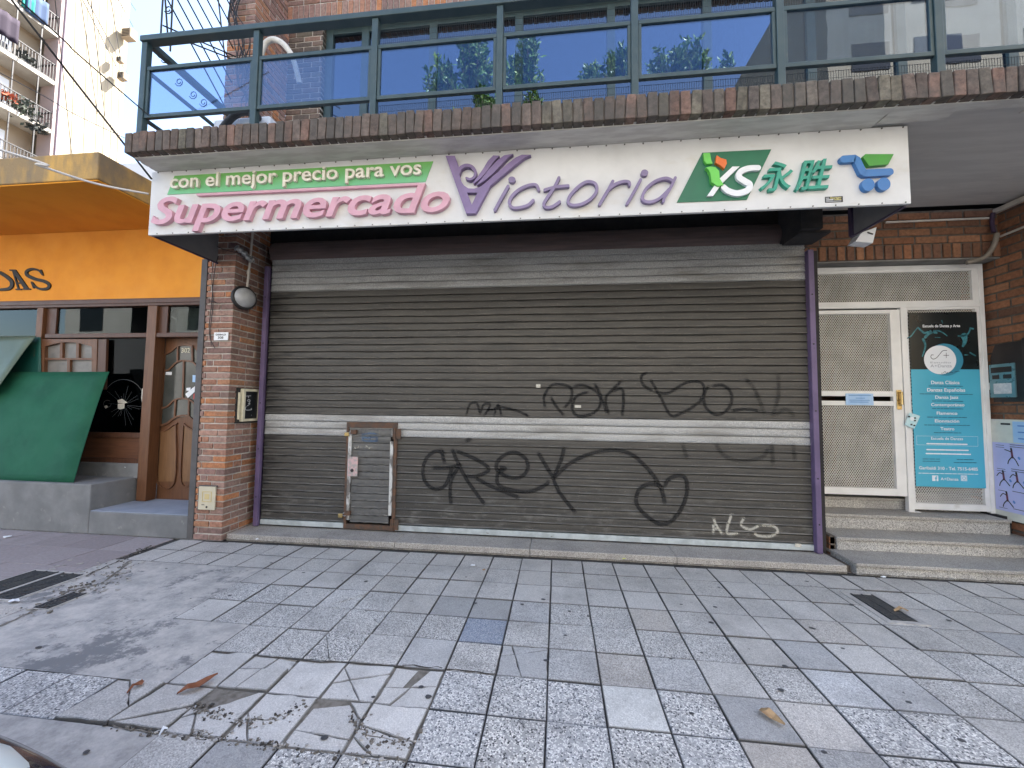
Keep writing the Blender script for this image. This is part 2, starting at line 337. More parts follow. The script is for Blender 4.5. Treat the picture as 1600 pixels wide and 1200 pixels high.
m_woodd = M('dark_wood', (.105, .046, .026), (.075, .032, .018), 4, .35, .65, .45, stretch=(14, 14, 1))
m_woodh = M('oak_panel', (.24, .125, .055), (.175, .088, .038), 3, .35, .65, .45, stretch=(10, 10, 1), bump=.0008, bscale=200)
m_woodx = M('mahogany_board', (.15, .062, .030), (.10, .042, .022), 3, .35, .65, .5, stretch=(1, 1, 12))
m_render = M('grey_render', (.215, .22, .22), (.16, .165, .167), 3.4, .4, .62, .92, bump=.003, bscale=60, c3=(.26, .26, .25), s3=9, lo3=.62, hi3=.72)
m_steptop = M('bluish_step_paint', (.30, .34, .41), (.26, .30, .36), 5, rough=.8)
m_gpost = M('grey_trim', (.10, .095, .095), (.08, .078, .078), 8, rough=.7)
m_green = M('green_board_paint', (.016, .110, .062), (.012, .088, .052), 2.2, .4, .62, .7, c3=(.03, .14, .085), s3=1.6, lo3=.5, hi3=.8, spec=.2)
m_green2 = M('green_board_pale', (.10, .15, .11), (.075, .12, .09), 2.2, .4, .62, .5)
m_green3 = M('green_board_deep', (.006, .095, .075), (.006, .08, .065), 2, rough=.6)
m_black = M('black_paint', (.018, .018, .02), (.026, .026, .028), 12, rough=.5)
m_blackp = M('letter_black', (.004, .004, .004), (.006, .006, .006), 10, rough=.6)
m_inside = M('dim_interior', (.045, .05, .055), (.03, .035, .04), 2, rough=.9)
m_hall = M('hall_plaster', (.10, .085, .066), (.075, .064, .05), 3, rough=.9)
m_cyan = M('poster_cyan', (.075, .40, .55), (.08, .43, .58), 1.2, rough=.35)
m_pblack = M('poster_black', (.008, .012, .013), (.012, .018, .02), 3, rough=.3)
m_pteal = M('poster_teal', (.06, .25, .29), (.03, .13, .16), 22, .4, .6, .3)
m_pring = M('poster_ring', (.05, .25, .36), rough=.3)
m_pwhite = M('print_white', (.80, .82, .84), rough=.4)
m_pdark = M('print_dark', (.02, .09, .14), rough=.4)
m_pgrey = M('print_grey', (.36, .38, .42), rough=.4)
m_ink = M('ink_black', (.015, .015, .018), rough=.5)
m_lilac = M('lilac_paper', (.50, .52, .82), (.46, .48, .76), 5, rough=.6)
m_pblue = M('pale_blue_paper', (.36, .56, .82), (.42, .60, .82), 8, rough=.5)
m_board = M('noticeboard_white', (.70, .70, .62), (.60, .60, .54), 5, rough=.5, c3=(.25, .22, .2), s3=10, lo3=.74, hi3=.78)
m_brass = M('brass', (.62, .47, .22), (.50, .37, .16), 20, rough=.3, metal=.9)
m_steel = M('steel', (.45, .45, .44), (.34, .34, .33), 20, rough=.35, metal=.8)
m_panel = M('panel_teal_metal', (.16, .32, .36), (.14, .28, .32), 9, rough=.3, metal=.3)
m_hood = M('dark_brown_metal', (.030, .022, .02), (.022, .017, .016), 6, rough=.45)
m_ivory = M('ivory_plastic', (.70, .66, .50), (.62, .58, .43), 8, rough=.5)
m_lamp = M('lamp_glass', (.42, .43, .44), (.36, .37, .38), 6, rough=.25)
m_pipe = M('white_conduit', (.62, .58, .52), (.50, .46, .40), 8, rough=.5)
m_graff = alpha_paint('black_spray', (.006, .006, .0065)); m_graffw = alpha_paint('white_spray', (.62, .60, .52)); m_graffb = alpha_paint('blue_pen', (.05, .16, .34)); m_grime = alpha_paint('grime', (.02, .019, .018), .9); m_pale = alpha_paint('scuff', (.30, .30, .28))
m_crack = M('crack', (.045, .042, .038), (.07, .06, .05), 30, rough=1)
m_gum = M('gum', (.055, .057, .06), (.08, .08, .085), 60, rough=.6)
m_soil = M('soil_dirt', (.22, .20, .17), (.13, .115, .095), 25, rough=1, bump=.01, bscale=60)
m_grate = M('cast_iron', (.05, .055, .062), (.085, .085, .085), 30, rough=.55, metal=.3)
m_leafd = M('dry_leaf', (.24, .085, .035), (.17, .06, .026), 30, rough=.7)
m_leafp = M('pale_leaf', (.42, .28, .14), (.30, .19, .10), 25, rough=.7)
m_apt = M('apartment_plaster', (.34, .29, .205), (.30, .255, .18), .6, .4, .65, .9)
m_apt2 = M('apartment_recess', (.40, .32, .23), (.36, .285, .205), .6, rough=.9)
m_apts = M('balcony_slab', (.42, .39, .34), (.34, .31, .27), 1.5, rough=.9)
m_rail = M('rail_dark', (.016, .015, .017), rough=.6)
m_cable = M('cable_black', (.012, .012, .014), rough=.6)
m_cablew = M('cable_white', (.72, .70, .66), rough=.5)
m_carp = M('car_paint', (.010, .016, .028), rough=.18); m_carp.node_tree.nodes['Principled BSDF'].inputs['Coat Weight'].default_value = 1
m_carglass = M('car_glass', (.01, .012, .014), rough=.04); m_tyre = M('tyre', (.02, .02, .02), rough=.9); m_alloy = M('alloy', (.4, .4, .4), rough=.3, metal=.9)
m_hl = M('headlight', (.62, .68, .66), rough=.08)
m_leaf = M('leaf_green', (.13, .27, .04), (.07, .16, .025), 40, rough=.4); m_leaf2 = M('leaf_light', (.32, .44, .10), (.22, .32, .07), 40, rough=.35)
m_stem = M('stem', (.10, .07, .045), rough=.9); m_pot = M('terracotta', (.33, .12, .06), (.28, .10, .05), 9, rough=.9)
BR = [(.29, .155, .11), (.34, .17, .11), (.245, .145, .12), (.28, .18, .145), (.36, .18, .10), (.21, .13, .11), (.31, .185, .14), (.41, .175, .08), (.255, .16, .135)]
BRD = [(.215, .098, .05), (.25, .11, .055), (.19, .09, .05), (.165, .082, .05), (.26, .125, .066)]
BRU = [(.150, .108, .088), (.125, .095, .080), (.145, .112, .094), (.110, .088, .076), (.185, .115, .090), (.130, .112, .094), (.098, .082, .072), (.150, .135, .105)]

# ------------------------------------------------------------------ ground
def struct(o): o['kind'] = 'structure'; return o
g = MB(); g.face([(-300, -300, -.124), (300, -300, -.124), (300, 300, -.124), (-300, 300, -.124)])
struct(g.build('ground', m_asph))
g = MB(); g.box(-60, 60, .98, 1.16, -.4, -.002)
struct(g.build('kerb', m_kerb, bevel=.012))
g = MB(); g.box(-60, 60, 1.17, 4.6, -.4, -.012)
struct(g.build('pavement_bed', m_grout))
T, GX, GY = .2993, -.0474, 3.8675
def tile_xy(c, r): return GX+c*T, GY-r*T
PATCH = lambda c, r: (1 <= r < 4 and -14 <= c < -9) or (4 <= r < 6 and -13 <= c < -7)
coarse = {(-1, 5), (0, 5), (2, 5), (-2, 5), (-2, 6), (-1, 6), (0, 6), (1, 6), (2, 6), (-3, 7), (-2, 7), (-1, 7), (0, 7), (1, 7), (2, 7), (-4, 7), (-1, 8), (0, 8), (1, 8), (5, 5), (6, 5), (5, 6), (7, 6), (-9, 6), (-10, 6), (-11, 6), (-12, 6), (-13, 6)}
medium = {(0, 2), (1, 2), (-7, 4), (-6, 4), (-5, 4), (-4, 4), (-2, 4), (4, 4), (-8, 2), (-9, 2), (-7, 3), (-8, 3), (-7, 2)} | {(c, 3) for c in (-6, -5, -4, -3, -1, 0, 1, 2, 3)} | {(8, 3), (9, 3), (7, 4), (9, 5), (-6, 2), (-5, 2)}
tm = MB(); t2 = random.Random(3)
# slabs that have cracked into pieces: straight fracture lines in unit-square coordinates
BROKEN = {(-6, 5): [((0, .52), (1, .62)), ((.55, 1), (.36, 0))], (-4, 5): [((0, .40), (1, .78)), ((.30, .5), (.75, 0))], (-3, 5): [((.72, 1), (.28, 0)), ((0, .42), (1, .55))], (-6, 6): [((0, .30), (.9, 1)), ((0, .62), (.5, 0))],
          (-5, 6): [((0, .55), (.45, 0))], (-4, 6): [((0, .30), (1, .22)), ((.6, 1), (1, .6))], (-7, 5): [((0, .75), (.6, 1))], (-3, 6): [((0, .52), (1, .30)), ((.0, .3), (.45, 0))], (-7, 6): [((.1, 0), (1, .55))], (-8, 6): [((.25, 1), (1, .35))], (-5, 4): [((0, .85), (.6, 0))], (-1, 4): [((0, .60), (1, .95)), ((.2, 1), (.35, .5))], (-6, 2): [((.2, 0), (1, .8))], (-5, 3): [((.35, 1), (1, .45))]}
def cut(poly, p, q):
    f = lambda a: (q[0]-p[0])*(a[1]-p[1])-(q[1]-p[1])*(a[0]-p[0])
    A, Bp = [], []
    for a, b in zip(poly, poly[1:]+poly[:1]):
        u, v = f(a), f(b)
        if u >= 0: A.append(a)
        if u <= 0: Bp.append(a)
        if u*v < 0:
            t = u/(u-v); m_ = (a[0]+(b[0]-a[0])*t, a[1]+(b[1]-a[1])*t); A.append(m_); Bp.append(m_)
    return [z for z in (A, Bp) if len(z) > 2]
def broken(c, r, x0, x1, y0, y1, base, k):
    ps = [[(0, 0), (1, 0), (1, 1), (0, 1)]]
    for p, q in BROKEN[(c, r)]: ps = [z for a in ps for z in cut(a, p, q)]
    for poly in ps:
        P = [Vector((x0+(x1-x0)*u, y0+(y1-y0)*v, 0)) for u, v in poly]
        # rough edges: subdivide and jitter, then shrink a little
        E_ = []
        for a, b in zip(P, P[1:]+P[:1]):
            n = max(1, int((b-a).length/.045))
            for i in range(n): E_.append(a.lerp(b, i/n)+(Vector((t2.gauss(0, .0022), t2.gauss(0, .0022), 0)) if i else Vector()))
        ct = sum(E_, Vector())/len(E_); sev = 1.0 if r >= 5 else .35
        if len(ps) > 1 and min((max(p.x for p in E_)-min(p.x for p in E_)), (max(p.y for p in E_)-min(p.y for p in E_))) < .02: continue
        h0 = t2.gauss(-.001, .004)*sev; tx, ty = t2.gauss(0, .022)*sev, t2.gauss(0, .022)*sev
        if (c, r) in ((-7, 6), (-8, 6)): h0 += .012; ty -= .07
        zz = lambda p: h0+(p.x-ct.x)*tx+(p.y-ct.y)*ty
        In = [ct+(p-ct)*(1-(.0016*sev+.0012)/max(.03, (p-ct).length)) for p in E_]; Top = [ct+(p-ct)*(1-.0045/max(.03, (p-ct).length)) for p in In]
        f = t2.uniform(.93, 1.04); cc = tuple(min(.9, q*f) for q in base); n = len(In)
        tm.face([(p.x, p.y, zz(p)) for p in Top], 0, cc, k)
        for i in range(n):
            j = (i+1) % n
            tm.face([(In[i].x, In[i].y, zz(In[i])-.004), (In[j].x, In[j].y, zz(In[j])-.004), (Top[j].x, Top[j].y, zz(Top[j])), (Top[i].x, Top[i].y, zz(Top[i]))], 0, tuple(q*.45 for q in cc), k)
            tm.face([(In[i].x, In[i].y, -.03), (In[j].x, In[j].y, -.03), (In[j].x, In[j].y, zz(In[j])-.004), (In[i].x, In[i].y, zz(In[i])-.004)], 0, tuple(q*.3 for q in cc), (0, 0, 0))
DR = (2.40, 2.68, 3.30, 3.80)
for r in range(-1, 9):
    for c in range(-14, 26):
        if PATCH(c, r): continue
        if (c, r) in ((8, 0), (8, 1)):
            pass
        if r >= 7 and c < -6: continue
        x, y = tile_xy(c, r); gp = .0040
        if c == -14 and x < -4.2: pass
        v = t2.gauss(0, .045 if r > 1 else .025); base = [.53+v, .51+v, .475+v]
        k = (0.0, 0, 0)
        if (c, r) in coarse: k = (t2.uniform(.85, 1), 1, 0); base = [.47, .51, .58]
        elif (c, r) in medium or (r > 2 and c > 5 and t2.random() < .25): k = (t2.uniform(.65, .95), t2.uniform(0, .35), 0)
        else:
            k = (t2.uniform(.18, .46), 0, 0)
            q = t2.random()
            if r >= 2 and q < .30: base = [.40+v, .40+v, .395+v]
            elif r >= 2 and q < .40: base = [.51+v, .47+v, .42+v]
        if (c, r) == (-2, 3): base = [.20, .25, .34]; k = (.35, 0, 0)
        if (c, r) == (1, 5): base = [.66, .66, .63]; k = (.2, 0, 0)
        if (c, r) == (5, 4): base = [.62, .63, .64]; k = (.45, 0, 0)
        if (c, r) in ((-3, 2), (-2, 2)): base = [.34, .34, .33]; k = (.12, 0, 0)
        if r == 5 and c in (-3, -4, -5, -6, -7) or r == 6 and c in (-3, -4, -5, -6): base = [.61+v, .595+v, .565+v]; k = (.14, 0, 0)
        if r <= 1: base = [b*.96 for b in base]
        base = tuple(base); h = t2.gauss(0, .0018)
        x0, x1, y1, y0 = x+gp, x+T-gp, y-gp, y-T+gp
        if c == 25: x1 = 9
        tilt = [h+t2.gauss(0, .0008) for _ in range(4)]
        if (c, r) == (-7, 6): tilt = [.026, .022, .004, .008]
        if (c, r) == (-6, 6): tilt = [.016, .006, .0, .0]
        if (c, r) == (-8, 6): tilt = [.010, .028, .008, .0]
        b = .004
        jt = lambda: t2.gauss(0, .0011); P = [(x0+jt(), y0+jt()), (x1+jt(), y0+jt()), (x1+jt(), y1+jt()), (x0+jt(), y1+jt())]; Q = [(P[0][0]+b, P[0][1]+b), (P[1][0]-b, P[1][1]+b), (P[2][0]-b, P[2][1]-b), (P[3][0]+b, P[3][1]-b)]
        if (c, r) in BROKEN: broken(c, r, x0, x1, y0, y1, base, k); continue
        tm.face([(*p, z) for p, z in zip(Q, tilt)], 0, base, k)
        for i in range(4):
            j = (i+1) % 4
            tm.face([(*P[i], tilt[i]-.003), (*P[j], tilt[j]-.003), (*Q[j], tilt[j]), (*Q[i], tilt[i])], 0, tuple(q*.34 for q in base), (k[0]*.4, k[1], 0))
            tm.face([(*P[i], -.02), (*P[j], -.02), (*P[j], tilt[j]-.003), (*P[i], tilt[i]-.003)], 0, tuple(q*.2 for q in base), (0, 0, 0))
# cement where tiles are missing, old cement towards the kerb, flat stains, gum and cracks
def flat(pts, z, m): tm.face([(p[0], p[1], z) for p in pts], m)
flat([(-4.34, GY-T), (GX-9*T, GY-T), (GX-9*T, GY-4*T), (GX-7*T, GY-4*T), (GX-7*T, GY-6*T), (-4.34, GY-6*T)][::-1], -.0025, 1)
flat([(-9, 1.165), (GX-6*T, 1.165), (GX-6*T, GY-7*T), (-9, GY-7*T)], -.003, 2)
flat([(GX-9*T, GY-7*T), (GX-2*T, GY-7*T), (GX-2*T, GY-5*T), (GX-9*T, GY-5*T)], -.0095, 4)
def wobble(pts, amt, n=5):
    out = []
    for i in range(len(pts)-1):
        a, b = Vector(pts[i]), Vector(pts[i+1])
        for k in range(n):
            q = a.lerp(b, k/n); out.append(q+Vector((t2.gauss(0, amt), t2.gauss(0, amt))))
    out.append(Vector(pts[-1])); return out
def crack(pts, wd=.006, m=3, z=.0035):
    P = wobble(pts, .006); W = [wd*(.4+t2.random()) for _ in P]
    tm.stroke(P, W, lambda p: (p[0], p[1], z), (0, 0, 0), m, sides=False)
C1 = crop(300, 820, 2.6667)
def gnd(*pts): return [tuple(onz(*C1(p))[:2]) for p in pts]
def grit(pts, wd, n, gr=(.003, .009)):
    P = catmull([Vector(p) for p in pts], 10); crack(pts, .006, 4, .002)
    for _ in range(n//3):
        p = t2.choice(P)+Vector((t2.gauss(0, wd*2.0), t2.gauss(0, wd*1.4))); a = t2.uniform(*gr)*(.5 if t2.random() < .6 else 1); an = t2.uniform(0, 3)
        ax = Vector((math.cos(an), math.sin(an), 0))*a; ay = Vector((-math.sin(an), math.cos(an), 0))*a*t2.uniform(.4, .9)
        tm.obox((p.x, p.y, .002+a*.3), ax, ay, (t2.gauss(0, a*.1), 0, a*t2.uniform(.25, .5)), t2.choice((3, 4, 4, 4, 2)))
grit(gnd((250, 812), (320, 815), (400, 790), (470, 740)), .012, 260); grit(gnd((0, 765), (60, 775), (140, 800), (215, 822), (300, 815)), .014, 320); grit(gnd((680, 800), (730, 880), (850, 905), (920, 900)), .016, 380); grit(gnd((0, 855), (100, 890), (250, 910), (400, 930), (620, 960), (890, 990)), .010, 420)
crack(gnd((880, 590), (1060, 600), (1270, 625)), .010); crack(gnd((90, 530), (455, 567), (880, 592)), .012)
C4 = crop(0, 820, 3.158)
def gn4(*pts): return [tuple(onz(*C4(p))[:2]) for p in pts]
grit(gn4((540, 990), (700, 1015), (830, 1030), (1000, 1055), (1100, 1065)), .010, 260); grit(gn4((420, 255), (560, 190), (690, 130), (730, 110)), .02, 260); grit(gn4((180, 420), (330, 330), (500, 290), (640, 180)), .035, 520, (.004, .014)); crack(gn4((560, 870), (610, 905)), .006)
crack(gn4((420, 255), (560, 190), (690, 130), (730, 110)), .02, 3); crack(gn4((0, 500), (180, 420), (330, 330), (500, 290), (640, 180)), .03, 4, .0)
for _ in range(26):
    q = (t2.uniform(250, 640), t2.uniform(170, 330)); p = onz(*C4(q)); tm.obox((p.x, p.y, .004), (t2.uniform(.006, .02), t2.uniform(0, .01), 0), (0, t2.uniform(.004, .01), 0), (0, 0, .003), 2)
C2 = crop(800, 820, 2.6667)
gums = [C2(p) for p in ((240, 362), (222, 462), (705, 333), (847, 344), (830, 409), (952, 428), (790, 535), (662, 560), (140, 567), (1258, 435), (1120, 690), (1138, 592), (748, 788), (1300, 950), (318, 382), (130, 312), (42, 333), (1418, 333), (1228, 237), (862, 262), (1378, 517))] + [C1(p) for p in ((955, 677), (985, 718), (755, 720), (705, 780), (552, 890), (885, 193), (725, 237), (1142, 219), (465, 201), (158, 296), (330, 160), (1180, 328))] + [(1441, 1002), (1268, 982), (1420, 1098), (1503, 1158), (1483, 970), (1360, 955), (1330, 946), (135, 1176), (60, 1012), (260, 889)]
for x, y in gums:
    p = onz(x, y); a = t2.uniform(.011, .019); e = t2.uniform(.6, 1); n = 12
    tm.face([(p.x+a*math.cos(k*math.pi/6)*(1+t2.gauss(0, .08)), p.y+a*e*math.sin(k*math.pi/6)*(1+t2.gauss(0, .08)), .0035) for k in range(n)], 5)
for _ in range(90):
    x, y = t2.uniform(-3, 6), t2.uniform(1.3, 3.9)
    if x < -1.5 and y < 2.2: continue
    a = t2.uniform(.003, .008)
    tm.face([(x+a*math.cos(k*math.pi/4), y+a*math.sin(k*math.pi/4), .0034) for k in range(8)], 5)
def dirt_shade_line(a, b, wd):  # soil strip along wall feet, doubling as painted contact shade
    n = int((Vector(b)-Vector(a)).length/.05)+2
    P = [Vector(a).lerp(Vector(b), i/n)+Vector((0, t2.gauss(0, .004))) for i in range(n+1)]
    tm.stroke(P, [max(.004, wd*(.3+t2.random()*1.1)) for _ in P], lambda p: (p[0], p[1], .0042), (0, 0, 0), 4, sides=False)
dirt_shade_line((-3.76, 4.243), (2.8, 4.243), .02); dirt_shade_line((2.8, 4.222), (4.9, 4.222), .02); dirt_shade_line((-4.2, 4.182), (-3.74, 4.182), .03); dirt_shade_line((-8, 4.19), (-4.2, 4.19), .03)
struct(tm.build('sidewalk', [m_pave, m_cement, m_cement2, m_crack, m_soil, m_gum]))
# the brownish paving in front of the neighbour
bm_ = MB()
for i in range(0, 14):
    for j in range(0, 6):
        x1 = -4.345-.45*i; y1 = 4.19-.42*j; v = t2.gauss(0, .018)
        if y1-.42 < GY-6*T: pass
        bm_.box(x1-.446, x1, y1-.416, y1, -.03, t2.gauss(0, .001), 0, (.30+v, .265+v, .265+v))
struct(bm_.build('neighbour_pavement', m_brown, bevel=.003))

# ------------------------------------------------------------------ bricks
def bricks(mb, org, u, n, L, z0, z1, course, blen, joint, depth, pal, rr, shift=0, m=0, mm=1, proud=.007, clip=None, corner=None):
    org, u, n = Vector(org), Vector(u), Vector(n); row = 0; z = z0
    while z < z1-.01:
        h = min(course-joint, z1-z)
        s = -((row % 2)*.5*(blen+joint)+shift) % (blen+joint)-(blen+joint)
        while s < L:
            a, b = max(0, s), min(L, s+blen)
            if b-a > .02 and (clip is None or clip((a+b)/2, z+h/2)):
                c = rr.choice(pal); f = rr.uniform(.78, 1.18); c = tuple(min(1, q*f) for q in c); pr = proud+rr.gauss(0, .0018)
                ctr = org+u*((a+b)/2)+Vector((0, 0, z+h/2))+n*(pr-depth/2)
                mb.obox(ctr, u*((b-a)/2), n*(depth/2), (0, 0, h/2), m, c)
            s += blen+joint
        z += course; row += 1
    if mm is not None: mb.obox(org+u*(L/2)+Vector((0, 0, (z0+z1)/2))-n*(depth/2+.002), u*(L/2), n*(depth/2), (0, 0, (z1-z0)/2), mm)
rb = random.Random(11)
B = thing('brick_building', 'brick building with balcony and glazed upper floor over the closed supermarket', 'building', (-.5, 4.75, 0))
mb = MB()
PX0, PX1 = -4.11, -3.757
# pillar left of the shutter: front and inner side share corner bricks
row = 0; z = 0.0
while z < 3.83:
    h = .058; corner = .11 if row % 2 else .225
    xs = [PX0]+([PX0+.115] if row % 2 == 0 else [PX0+.04])+[PX1]
    if row % 2: xs = [PX0, PX0+.045, PX0+.13+.0, PX1] if rb.random() < .3 else [PX0, PX0+.05, PX1]
    else: xs = [PX0, PX0+.19, PX1] if rb.random() < .7 else [PX0, PX1-.115, PX1]
    for a, b in zip(xs[:-1], xs[1:]):
        c = rb.choice(BR); f = rb.uniform(.8, 1.2); pr = rb.gauss(0, .002)
        mb.box(a+(.007 if a > PX0 else 0), b-(.007 if b < PX1 else 0), 4.193+pr, 4.2+corner, z, z+h, 0, tuple(q*f for q in c))
    s = 4.2+corner+.014
    while s < 4.86:
        e = min(4.86, s+rb.choice((.225, .225, .11)))
        if e-s > .02:
            c = rb.choice(BR); f = rb.uniform(.75, 1.12); mb.box(-3.86, PX1+rb.gauss(0, .002), s, e, z, z+h, 0, tuple(q*f for q in c))
        s = e+.014
    z += .0735; row += 1
mb.box(PX0+.006, PX1-.009, 4.204, 4.87, 0, 3.83, 1)
mb.build('brick_pillar', [m_brick, m_mortar], B, bevel=.004, seg=1)
# wall over the entrance, right-hand return wall
mb = MB(); LY = 4.95
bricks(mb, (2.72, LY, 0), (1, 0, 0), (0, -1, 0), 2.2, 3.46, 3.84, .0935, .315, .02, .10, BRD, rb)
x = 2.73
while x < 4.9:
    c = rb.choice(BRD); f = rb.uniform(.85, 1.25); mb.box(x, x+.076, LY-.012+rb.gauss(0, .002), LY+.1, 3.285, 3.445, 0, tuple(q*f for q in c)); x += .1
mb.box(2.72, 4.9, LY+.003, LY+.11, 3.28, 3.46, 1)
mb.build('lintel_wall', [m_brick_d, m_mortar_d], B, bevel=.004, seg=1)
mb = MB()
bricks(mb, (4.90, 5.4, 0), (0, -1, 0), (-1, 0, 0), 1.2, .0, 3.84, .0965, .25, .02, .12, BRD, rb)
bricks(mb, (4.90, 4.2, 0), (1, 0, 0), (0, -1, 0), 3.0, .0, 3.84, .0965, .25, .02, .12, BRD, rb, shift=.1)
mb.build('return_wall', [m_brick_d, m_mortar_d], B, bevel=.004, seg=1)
mb = MB(); mb.box(2.72, 4.9, LY+.0, 5.12, 3.262, 3.278); mb.box(2.72, 4.9, 5.18, 5.28, 3.262, 3.9)
mb.build('lintel_soffit', M('lintel_grey', (.24, .235, .22), (.18, .175, .165), 5, rough=.9), B)
# hall behind the gate
mb = MB()
mb.box(2.70, 2.76, 5.2, 7.2, .4, 3.3); mb.box(5.0, 5.06, 5.42, 7.2, .4, 3.3); mb.box(2.7, 5.06, 7.2, 7.26, .4, 3.3); mb.box(2.7, 5.06, 5.2, 7.2, 3.3, 3.36); mb.box(2.7, 5.06, 5.56, 7.2, .45, .53)
mb.build('hall', m_hall, B)
mb = MB(); mb.box(3.75, 4.55, 7.14, 7.19, .53, 2.55); mb.build('inner_door', m_woodd, B, bevel=.006)
mb = MB(); mb.box(3.05, 3.45, 5.9, 7.19, .53, 2.2); mb.build('hall_panel', M('hall_panel', (.22, .185, .135), (.18, .15, .11), 3, rough=.8), B)
# wall and void above the shutter, jamb returns
mb = MB(); mb.box(-3.757, 2.70, 4.86, 5.0, 3.2, 3.84); mb.box(-3.757, 2.7, 4.74, 4.86, 3.66, 3.84); mb.box(2.74, 2.80, 4.60, 4.94, 0.05, 3.28); mb.box(-3.757, -3.70, 4.66, 4.86, 0.05, 3.3); mb.box(-3.757, 2.74, 4.70, 5.0, .0, 3.2)
mb.build('shop_recess', m_dark, B)
# doorstep under the shutter: long terrazzo slabs
mb = MB(); xs = [-3.75, -2.62, -1.75, -.28, 1.20, 2.77]
for a, b in zip(xs[:-1], xs[1:]): mb.box(a+.0015, b-.0015, 4.252, 4.70, -.02, .062+rb.gauss(0, .001), 0, (.36, .325, .285), (.4, .1, 0))
mb.build('doorstep', m_terr, B, bevel=.008)
# balcony slab, its white edge strip and the weathered soldier course
mb = MB(); mb.box(-3.95, 7.5, 3.17, 4.85, 3.84, 3.985); mb.build('balcony_slab', m_soff, B)
mb = MB(); mb.box(-3.94, 2.5, 3.185, 3.405, 3.826, 3.838); mb.box(2.52, 3.0, 3.2, 3.37, 3.830, 3.838)
for i in range(26):
    x = 2.5+i*.2; mb.box(x, x+.2, 3.185, 3.25+.10*rb.random(), 3.831, 3.838)
mb.build('soffit_edge', m_flake, B)
mb = MB(); x = -3.965; k = 0
while x < 7.4:
    wd = .074 if x > -1 else .070; c = rb.choice(BRU); f = rb.uniform(.75, 1.2); top = 4.028+rb.gauss(0, .004)
    tl = rb.gauss(0, .004)
    mb.obox((x+wd/2, 3.175+rb.gauss(0, .003), (3.835+top)/2), (wd/2, tl*.3, 0), (0, .065, 0), (tl, 0, (top-3.835)/2), 0, tuple(q*f for q in c)); x += wd+.009; k += 1
y = 3.26
while y < 4.8:
    c = rb.choice(BRU); mb.box(-3.968, -3.85, y, y+.072, 3.835, 4.026+rb.gauss(0, .004), 0, c); y += .081
mb.box(-3.955, 7.4, 3.125, 3.235, 3.843, 4.012, 1); mb.box(-3.955, -3.87, 3.2, 4.8, 3.843, 4.01, 1)
mb.build('balcony_edge', [m_soldier, m_mortar_d], B, bevel=.006, seg=2)
# upper floor
mb = MB()
bricks(mb, (-4.02, 4.2, 0), (1, 0, 0), (0, -1, 0), .35, 3.99, 7.6, .0735, .225, .014, .1, BR, rb)
bricks(mb, (-3.67, 4.2, 0), (0, 1, 0), (1, 0, 0), .6, 3.99, 7.6, .0735, .225, .014, .1, BR, rb)
bricks(mb, (-4.02, 4.9, 0), (0, -1, 0), (-1, 0, 0), .7, 3.99, 7.6, .0735, .225, .014, .1, BR, rb)
x = -3.66
while x < 7.4:
    c = rb.choice(BR); mb.box(x, x+.066, 4.74+rb.gauss(0, .002), 4.93, 6.71, 6.93, 0, c); x += .079
mb.box(-3.67, 7.4, 4.752, 4.93, 6.716, 6.95, 1)
bricks(mb, (-3.67, 4.75, 0), (1, 0, 0), (0, -1, 0), 11, 6.95, 8.4, .0735, .225, .014, .1, BR, rb)
bricks(mb, (-3.69, 4.82, 0), (1, 0, 0), (0, -1, 0), .5, 3.99, 6.7, .0735, .225, .014, .1, BRU, rb)
mb.build('upper_wall', [m_brick, m_mortar], B, bevel=.003, seg=1)
mb = MB(); mb.box(-4.0, 26, 5.6, 22, 3.9, 24); mb.box(-4.0, 26, 4.78, 5.6, 8.4, 24); mb.box(5.12, 26, 4.35, 22, 0, 3.8); mb.box(7.42, 26, 4.3, 4.78, 3.85, 24)
mb.build('unseen_storeys', M('unseen_storey_brick', (.30, .15, .10), (.24, .13, .09), 3, rough=.9), B)  # unseen upper storeys, made tall and deep to keep the street in shade
wx = [-3.137, -2.62, -1.667, -.518, .653, 1.814, 2.992, 3.964, 5.1, 6.2, 7.4]
f_ = MB(); p_ = MB()
for a, b in zip(wx[:-1], wx[1:]): p_.box(a+.05, b-.05, 4.925, 4.935, 4.02, 6.66)
for x in wx: f_.box(x-.05, x+.05, 4.89, 4.96, 3.99, 6.71)
f_.box(-3.2, 7.4, 4.895, 4.955, 6.63, 6.71); f_.box(-3.2, 7.4, 4.895, 4.955, 3.99, 4.05)
fr = f_.build('window_frame', m_frame, B, bevel=.004); p_.build('pane', m_glassw, fr)
m_curt = M('curtain', (.55, .52, .48), (.48, .46, .43), 4, rough=.9)
def drape(x0, x1, ztop=6.6):
    mb = MB(); n = 40; vs = []; fs = []
    for i in range(n+1):
        x = x0+(x1-x0)*i/n; y = 5.12+.03*math.sin(i*1.3)+.012*math.sin(i*3.1)
        vs += [(x, y, 4.0), (x, y, ztop)]
    mb.idx(vs, [(2*i, 2*i+2, 2*i+3, 2*i+1) for i in range(n)], 0, smooth=True); mb.build('curtain', m_curt, B)
for a, b in ((-1.6, -.6), (.75, 1.5), (2.05, 2.35), (2.6, 2.95), (3.1, 3.9), (4.4, 5.0)): drape(a, b)
mb = MB(); mb.box(-3.2, 7.4, 5.45, 5.5, 3.99, 6.7); mb.box(-3.2, 7.4, 4.97, 5.45, 3.97, 3.985); mb.build('dim_room', m_inside, B)

